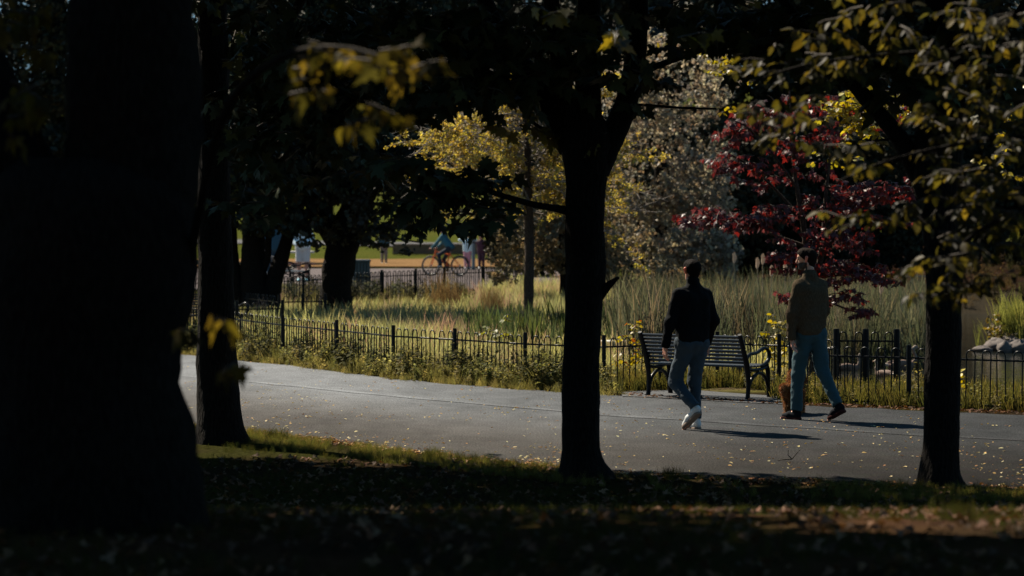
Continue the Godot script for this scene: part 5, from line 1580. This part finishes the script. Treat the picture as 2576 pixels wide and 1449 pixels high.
	goose("goose with upright neck and white face behind the tallest post", at(2225, 916, 46.4) * Vector3(1, 0, 1) + Vector3(0, -0.31, 0), 2.2, false, 0.6)
	goose("goose with long bent pale neck left of the right tree trunk", at(2268, 900, 48.5) * Vector3(1, 0, 1) + Vector3(0, -0.31, 0), 0.5, true, 0.85)
	goose("brown goose resting half hidden by the right tree trunk", at(2330, 905, 48.8) * Vector3(1, 0, 1) + Vector3(0, -0.31, 0), 2.9, false, 0.62)
	# a fallen twig on the path and a few single things on the ground
	var g := at(1985, 1166, 27.6)
	t = thing("fallen_twig", "forked dead twig lying on the path", "twig", Vector3(g.x, 0.02, g.z), 0.0)
	mb = MB.new()
	mb.tube([Vector3(-0.10, 0.0, 0.0), Vector3(-0.04, 0.01, 0.02), Vector3(0.03, 0.012, 0.0), Vector3(0.11, 0.10, -0.02)], [0.004, 0.006, 0.007, 0.003], 5)
	part("stem", mb.mesh(), mats["twig"], t)
	mb = MB.new()
	mb.tube([Vector3(0.03, 0.012, 0.0), Vector3(-0.005, 0.05, 0.0), Vector3(0.0, 0.10, 0.01)], [0.006, 0.004, 0.002], 5)
	part("branch", mb.mesh(), mats["twig"], t)
	for q in [[930, 943, 42.1, "white dandelion clock at the weedy edge of the path on the left"], [2172, 1018, 35.6, "bent pale flower stem at the foot of the pond fence"]]:
		g = at(q[0], q[1], q[2])
		t = thing("dandelion", q[3], "plant", Vector3(g.x, 0.0, g.z))
		mb = MB.new()
		mb.tube([Vector3(0, 0, 0), Vector3(0.01, g.y * 0.6, 0.0), Vector3(0.03, g.y, 0.01)], [0.004, 0.0035, 0.003], 5)
		part("stem", mb.mesh(), mat("pale stem", Color(0.30, 0.30, 0.18), 0.7), t)
		mb = MB.new()
		mb.ball(Vector3(0.03, g.y + 0.015, 0.01), Vector3.ONE * 0.03, 10)
		part("head", mb.mesh(), mat("seed down", Color(0.6, 0.58, 0.54), 0.9), t)


# ---------------------------------------------------------------- grass, weeds, reeds, litter
const NO := Vector3(1e9, 0, 0)

func on_ground(px0: float, px1: float, d0: float, d1: float) -> Vector3:      # evenly over the ground seen between two lines of sight
	var d := sqrt(lerpf(d0 * d0, d1 * d1, rng.randf()))
	var x := (rnd(px0, px1) - MID) * d / FOCAL
	return Vector3(x, height(x, -d), -d)

func build_plants() -> void:
	rng.seed = 91
	var tuft := tuft_mesh(16, 0.35, 0.045, 0.28, 1)
	var fine := tuft_mesh(22, 0.30, 0.022, 0.35, 2)
	var reed := tuft_mesh(14, 0.16, 0.016, 0.26, 3)
	var flag := tuft_mesh(12, 0.14, 0.05, 0.16, 4)
	var nettle := weed_mesh(5, 13, OVAL, 0.20)
	var dock := weed_mesh(6, 10, ROUND, 0.24)
	var grass: Material = mats["grass blade"]
	var weed: Material = mats["weed leaf"]
	rng.seed = 92
	# the shaded bank in front
	var bank := func() -> Vector3:
		var p := on_ground(-150, 2720, 11.0, 30.0)
		if -p.z > along(NEAR_EDGE, p.x) - 0.15 or noise.get_noise_2d(p.x * 60.0, p.z * 60.0) < -0.12:
			return NO
		return p
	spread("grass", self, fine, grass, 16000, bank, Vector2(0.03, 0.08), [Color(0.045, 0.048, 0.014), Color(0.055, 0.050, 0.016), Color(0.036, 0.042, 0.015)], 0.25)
	var rim := func() -> Vector3:
		var x := rnd(-5.5, 5.5)
		var d: float = along(NEAR_EDGE, x) - absf(rnd(0.0, 1.5)) + 0.08 + 0.3 * noise.get_noise_2d(x * 90.0, 3.0)
		if noise.get_noise_2d(x * 110.0, 9.0) < -0.2 or (x > 1.2 and x < 2.6 and rng.randf() < 0.85):
			return NO
		return Vector3(x, height(x, -d), -d)
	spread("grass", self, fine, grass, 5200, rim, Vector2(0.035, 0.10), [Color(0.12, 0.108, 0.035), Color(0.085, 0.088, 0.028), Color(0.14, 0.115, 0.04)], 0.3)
	for q in [[2420, 1310, 14.8, 0.13], [1090, 1150, 27.9, 0.14], [1690, 1190, 26.0, 0.15], [690, 1105, 30.2, 0.16]]:
		var c := at(q[0], q[1], q[2])
		var near := func() -> Vector3:
			var x: float = c.x + rng.randfn(0.0, 0.05)
			var z: float = c.z + rng.randfn(0.0, 0.06)
			return Vector3(x, height(x, z), z)
		spread("grass_tuft", self, fine, grass, 14, near, Vector2(q[3] * 0.7, q[3]), [Color(0.05, 0.05, 0.015), Color(0.04, 0.04, 0.012)], 0.3)
	# fallen leaves: thick along the edge, thinner over the path
	var litter := leaf_mesh(OVAL, 0.25, 0.25)
	var curled := leaf_mesh(MAPLE, 0.5, 0.4)
	var edge := func() -> Vector3:
		var x := rnd(-4.5, 6.0)
		var d: float = along(NEAR_EDGE, x) + rng.randfn(0.05, 0.16)
		if noise.get_noise_2d(x * 70.0, 40.0) < 0.0 and rng.randf() < 0.75:
			return NO
		return Vector3(x, height(x, -d) + 0.018, -d)
	spread("leaf_litter", self, litter, mats["litter leaf"], 3600, edge, Vector2(0.025, 0.06), [Color(0.26, 0.12, 0.05), Color(0.18, 0.085, 0.04), Color(0.34, 0.19, 0.08), Color(0.12, 0.06, 0.035)], 0.5)
	var strewn := func() -> Vector3:
		var x := rnd(-5.0, 6.0)
		var t := pow(rng.randf(), 3.0)
		var d := lerpf(along(NEAR_EDGE, x), along(FAR_EDGE, x), t)
		if rng.randf() < 0.92 * ss(0.16, -0.12, noise.get_noise_2d(x * 50.0, d * 34.0)):
			return NO
		return Vector3(x, height(x, -d) + 0.016, -d)
	spread("fallen_leaves", self, litter, mats["litter leaf"], 4600, strewn, Vector2(0.012, 0.05), [Color(0.50, 0.40, 0.18), Color(0.55, 0.48, 0.28), Color(0.40, 0.26, 0.10), Color(0.24, 0.13, 0.06)], 0.35)
	var bankleaf := func() -> Vector3:
		var p := on_ground(-100, 2700, 11.0, 28.0)
		return NO if -p.z > along(NEAR_EDGE, p.x) else p + Vector3(0, 0.025, 0)
	spread("leaf_litter", self, curled, mats["litter leaf"], 5200, bankleaf, Vector2(0.03, 0.075), [Color(0.15, 0.075, 0.045), Color(0.10, 0.055, 0.035), Color(0.20, 0.12, 0.075), Color(0.07, 0.045, 0.03)], 0.6)
	# weeds along the fence
	var verge := func() -> Vector3:
		var x := rnd(-6.5, 1.3)
		var d := lerpf(along(FAR_EDGE, x) + 0.15, fence_at(x) + 1.2, rng.randf())
		return Vector3(x, height(x, -d), -d)
	spread("weeds", self, nettle, weed, 1100, verge, Vector2(0.14, 0.40), [Color(0.195, 0.182, 0.088), Color(0.247, 0.227, 0.098), Color(0.130, 0.130, 0.072), Color(0.312, 0.273, 0.130)], 0.3)
	spread("weeds", self, dock, weed, 300, verge, Vector2(0.10, 0.30), [Color(0.156, 0.169, 0.078), Color(0.221, 0.215, 0.091)], 0.25)
	spread("grass", self, fine, grass, 1700, verge, Vector2(0.10, 0.30), [Color(0.208, 0.189, 0.078), Color(0.156, 0.150, 0.065), Color(0.260, 0.215, 0.104)], 0.4)
	var bushy := func() -> Vector3:
		var p: Vector3 = verge.call()
		return NO if noise.get_noise_2d(p.x * 100.0, 3.0) < 0.06 else p
	spread("weeds", self, nettle, weed, 620, bushy, Vector2(0.26, 0.56), [Color(0.085, 0.088, 0.045), Color(0.06, 0.066, 0.038), Color(0.13, 0.12, 0.055)], 0.3)
	var spill := func() -> Vector3:
		var x := rnd(-6.5, 1.4)
		var d: float = along(FAR_EDGE, x) + rng.randfn(0.12, 0.16) + 0.35 * noise.get_noise_2d(x * 120.0, 7.0)
		return Vector3(x, height(x, -d), -d)
	spread("grass", self, fine, grass, 700, spill, Vector2(0.05, 0.16), [Color(0.208, 0.182, 0.078), Color(0.286, 0.234, 0.104)], 0.5)
	spread("weeds", self, dock, weed, 160, spill, Vector2(0.06, 0.18), [Color(0.195, 0.182, 0.078), Color(0.260, 0.221, 0.104)], 0.3)
	spread("leaf_litter", self, litter, mats["litter leaf"], 700, spill, Vector2(0.03, 0.07), [Color(0.16, 0.09, 0.05), Color(0.26, 0.16, 0.08), Color(0.10, 0.06, 0.04)], 0.6)
	var blossom := sprig_mesh(6, ROUND, 0.3, 12)
	rng.seed = 93
	spread("small_white_flowers", self, blossom, weed, 130, func() -> Vector3: return verge.call() + Vector3(0, rnd(0.1, 0.42), 0), Vector2(0.018, 0.036), [Color(0.35, 0.33, 0.24), Color(0.55, 0.52, 0.42)], 1.0)
	var verge2 := func() -> Vector3:
		var x := rnd(1.2, 8.0)
		var d: float = fence_at(x) + rnd(-0.3, 1.5)
		if x > 3.2:
			d = along([[3.2, 35.8], [7.6, 33.1], [9.0, 32.4]], x) + rnd(0.0, 3.2)
		var p := Vector3(x, height(x, -d), -d)
		return NO if p.y < -0.22 else p
	spread("grass", self, tuft, grass, 2400, verge2, Vector2(0.10, 0.27), [Color(0.112, 0.102, 0.030), Color(0.086, 0.082, 0.030), Color(0.146, 0.115, 0.040)], 0.3)
	spread("weeds", self, nettle, weed, 160, verge2, Vector2(0.14, 0.34), [Color(0.171, 0.153, 0.090), Color(0.245, 0.201, 0.076)], 0.2)
	var foot := func() -> Vector3:
		var x := rnd(1.2, 8.0)
		var d: float = along(FAR_EDGE, x) + rnd(0.0, 0.5)
		return Vector3(x, height(x, -d) + 0.02, -d)
	spread("leaf_litter", self, litter, mats["litter leaf"], 900, foot, Vector2(0.03, 0.07), [Color(0.10, 0.05, 0.03), Color(0.07, 0.04, 0.025), Color(0.16, 0.08, 0.04)], 0.6)
	# the meadow
	var meadow := func() -> Vector3:
		var p := on_ground(380, 2000, 40.5, 74.0)
		if -p.z < fence_at(p.x) + 0.5 or p.y < -0.15 or (-p.z > 61.5 and p.x < -0.7 + 0.8 * noise.get_noise_2d(p.x * 80.0, p.z * 40.0)):
			return NO
		return p
	var field := func(lo: float, hi: float) -> Callable:
		return func() -> Vector3:
			var p: Vector3 = meadow.call()
			if p.x > 9e8:
				return NO
			var n := noise.get_noise_2d(p.x * 45.0, p.z * 30.0)
			return p if n > lo and n < hi else NO
	var short := func() -> Vector3:
		var p := on_ground(560, 1180, 60.0, 76.0)
		return p
	spread("meadow_grass", self, fine, grass, 2600, short, Vector2(0.10, 0.22), [Color(0.197, 0.176, 0.095), Color(0.246, 0.211, 0.108)], 0.3)
	spread("meadow_grass", self, fine, grass, 9000, meadow, Vector2(0.26, 0.50), [Color(0.378, 0.333, 0.175), Color(0.298, 0.286, 0.157), Color(0.410, 0.363, 0.233)], 0.2)
	spread("meadow_grass", self, tuft, grass, 5200, field.call(-1.0, 0.02), Vector2(0.30, 0.60), [Color(0.339, 0.324, 0.195), Color(0.410, 0.381, 0.233), Color(0.239, 0.248, 0.157)], 0.2)
	spread("meadow_grass", self, fine, grass, 2600, field.call(0.14, 1.0), Vector2(0.3, 0.7), [Color(0.410, 0.286, 0.270), Color(0.358, 0.211, 0.233), Color(0.410, 0.381, 0.270)], 0.2)
	var flags := func() -> Vector3:
		var p := on_ground(1180, 1700, 45.0, 52.0)
		return NO if noise.get_noise_2d(p.x * 70.0, p.z * 50.0) < -0.1 else p
	spread("iris_leaves", self, flag, grass, 420, flags, Vector2(0.45, 0.85), [Color(0.066, 0.090, 0.048), Color(0.084, 0.102, 0.042), Color(0.054, 0.072, 0.048)], 0.15)
	var scrub := func() -> Vector3: return on_ground(700, 1180, 70.0, 73.0)
	spread("weeds", self, nettle, weed, 120, scrub, Vector2(0.3, 0.6), [Color(0.085, 0.094, 0.076), Color(0.128, 0.115, 0.102)], 0.2)
	for q in [[1240, 58.0, 0.5, 40], [1117, 62.0, 0.6, 28], [1146, 61.5, 0.5, 16]]:       # upright brown stalks
		var stalk := func() -> Vector3:
			var x: float = (q[0] - MID) * q[1] / FOCAL + rng.randfn(0.0, 0.10)
			var z: float = -q[1] + rng.randfn(0.0, 0.3)
			return Vector3(x, height(x, z), z)
		spread("dry_stalks", self, reed, grass, q[3], stalk, Vector2(q[2] * 1.0, q[2] * 1.6), [Color(0.16, 0.10, 0.06), Color(0.12, 0.075, 0.05)], 0.08)
	# reeds round the pond
	var reeds := func() -> Vector3:
		var p := on_ground(1560, 2560, 42.0, 66.0)
		var r := pond(p.x, -p.z)
		var side := MID + p.x * FOCAL / -p.z
		if r > 1.35 or side > 2350.0 + 60.0 * noise.get_noise_2d(p.z * 60.0, 5.0):
			return NO
		if p.x > 4.0 and -p.z < 49.0 + 1.5 * noise.get_noise_2d(p.x * 90.0, 2.0):
			return NO
		return Vector3(p.x, maxf(p.y, -0.45), p.z)
	spread("reeds", self, reed, grass, 4600, reeds, Vector2(0.70, 1.40), [Color(0.084, 0.087, 0.076), Color(0.054, 0.062, 0.057), Color(0.119, 0.112, 0.094), Color(0.138, 0.115, 0.103)], 0.14, 0.5)
	spread("reeds", self, flag, grass, 1500, reeds, Vector2(0.7, 1.2), [Color(0.045, 0.052, 0.048), Color(0.065, 0.071, 0.060), Color(0.099, 0.094, 0.081)], 0.2, 0.4)
	for q in [[1847, 657, 54.0, "pale bulrush head standing alone just right of the black jacketed man's head"], [1905, 670, 53.0, "left and lower of two bulrush heads close together between the men"], [1919, 660, 53.5, "right and taller of two bulrush heads close together between the men"],
			[1941, 690, 52.0, "fluffy bulrush head between the close pair and the bearded man"], [1975, 683, 55.0, "bulrush head just left of the bearded man's face"], [2167, 706, 55.0, "bulrush head under the right branches of the red maple"], [2217, 734, 53.0, "bulrush head in the reeds nearest the right tree trunk"]]:
		var tip := at(q[0], q[1], q[2])
		var y0 := maxf(height(tip.x, tip.z), -0.45)
		var t := thing("bulrush", q[3], "plant", Vector3(tip.x + rnd(-0.08, 0.08), y0, tip.z), 0.0, "bulrush heads above the reeds")
		var h := tip - t.position
		var mb := MB.new()
		mb.tube([Vector3.ZERO, h * 0.5 + Vector3(0.02, 0, 0), h], [0.010, 0.008, 0.006], 5, false)
		part("stem", mb.mesh(), mat("straw", Color(0.30, 0.24, 0.15), 0.8), t)
		mb = MB.new()
		mb.tube([h + Vector3(0, -0.04, 0), h, h + Vector3(0.01, 0.07, 0), h + Vector3(0.0, 0.13, 0), h + Vector3(0.01, 0.16, 0)], [0.010, 0.028, 0.036, 0.026, 0.006], 8, true, 1.0, noise, 0.35)
		part("head", mb.mesh(), mat("fluff", Color(0.62, 0.50, 0.38), 0.95, {"backlight_enabled": true, "backlight": Color(0.72, 0.64, 0.52)}), t)
	# what grows on the bank across the pond
	var across := func() -> Vector3:
		var p := on_ground(2320, 2760, 73.0, 86.0)
		return NO if p.y < -0.2 or noise.get_noise_2d(p.x * 60.0, p.z * 60.0) < -0.15 else p
	spread("weeds", self, nettle, weed, 420, across, Vector2(0.15, 0.55), [Color(0.05, 0.042, 0.022), Color(0.08, 0.05, 0.028), Color(0.035, 0.034, 0.02)], 0.3)
	spread("grass", self, fine, grass, 700, across, Vector2(0.10, 0.30), [Color(0.09, 0.06, 0.035), Color(0.06, 0.05, 0.025)], 0.4)
	# shrubs and saplings
	rng.seed = 95
	var lime := [leaf_mesh(ROUND, 0.2, 0.1, 0.2), leaf_mesh(ROUND, 0.1, 0.25, 0.2)]
	var gold := [Color(0.34, 0.28, 0.03), Color(0.28, 0.25, 0.04), Color(0.40, 0.33, 0.06)]
	for q in [["slim sapling with yellow leaves behind the fence right of the bench", 1950, 985, 39.4, [[1955, 900, 36, 60, 39.4, 0.2, 90], [1965, 820, 26, 40, 39.4, 0.2, 44], [1925, 830, 20, 30, 39.4, 0.15, 20], [1940, 950, 30, 30, 39.4, 0.2, 40]], gold],
			["little bush with yellow and orange leaves left of the bench", 1580, 930, 40.6, [[1600, 820, 22, 24, 40.6, 0.15, 26], [1580, 850, 36, 26, 40.6, 0.2, 40], [1610, 890, 36, 40, 40.4, 0.2, 60], [1560, 900, 40, 30, 40.4, 0.2, 30]], gold + [Color(0.45, 0.12, 0.02)]],
			["small leafy weed with yellow flowers right of the right tree trunk", 2425, 1005, 36.0, [[2432, 940, 10, 22, 36.0, 0.1, 12], [2425, 975, 20, 20, 36.0, 0.1, 14]], [Color(0.50, 0.42, 0.02), Color(0.30, 0.26, 0.03)]],
			["round yellowish shrub on the islet at the right edge", 2510, 868, 55.6, [[2500, 820, 32, 36, 55.6, 0.25, 120], [2525, 850, 24, 22, 55.4, 0.2, 50]], [Color(0.18, 0.13, 0.045), Color(0.22, 0.16, 0.05)]],
			["tall pale green plant behind the fence in the middle", 1262, 900, 43.0, [[1250, 850, 40, 30, 43.0, 0.25, 60], [1275, 800, 12, 30, 43.0, 0.1, 14]], [Color(0.20, 0.21, 0.06), Color(0.26, 0.26, 0.09)]]]:
		var base := at(q[1], q[2], q[3])
		var t := thing("shrub", q[0], "shrub", Vector3(base.x, height(base.x, base.z), base.z))
		for c in q[4]:
			var mb := MB.new()
			var tip := at(c[0], c[1], c[4]) - t.position
			mb.tube([Vector3(rnd(-0.03, 0.03), -0.02, 0), tip * 0.5 + Vector3(0.02, 0, 0.01), tip + Vector3(0, c[3] * c[4] / FOCAL * 0.8, 0)], [0.010, 0.007, 0.003], 5, false)
			part("stem", mb.mesh(), mats["twig"], t)
		foliage(t, lime, mats["lime leaf"], q[4], Vector2(0.04, 0.075), q[5], 120, 0.5, 0.3, true)
	var ip := at(2560, 868, 55.8)
	spread("reeds", self, reed, grass, 90, func() -> Vector3: return Vector3(ip.x + rng.randfn(0.0, 0.2), -0.35, ip.z + rng.randfn(0.0, 0.25)), Vector2(0.7, 1.15), [Color(0.258, 0.241, 0.081), Color(0.177, 0.193, 0.064)], 0.15)
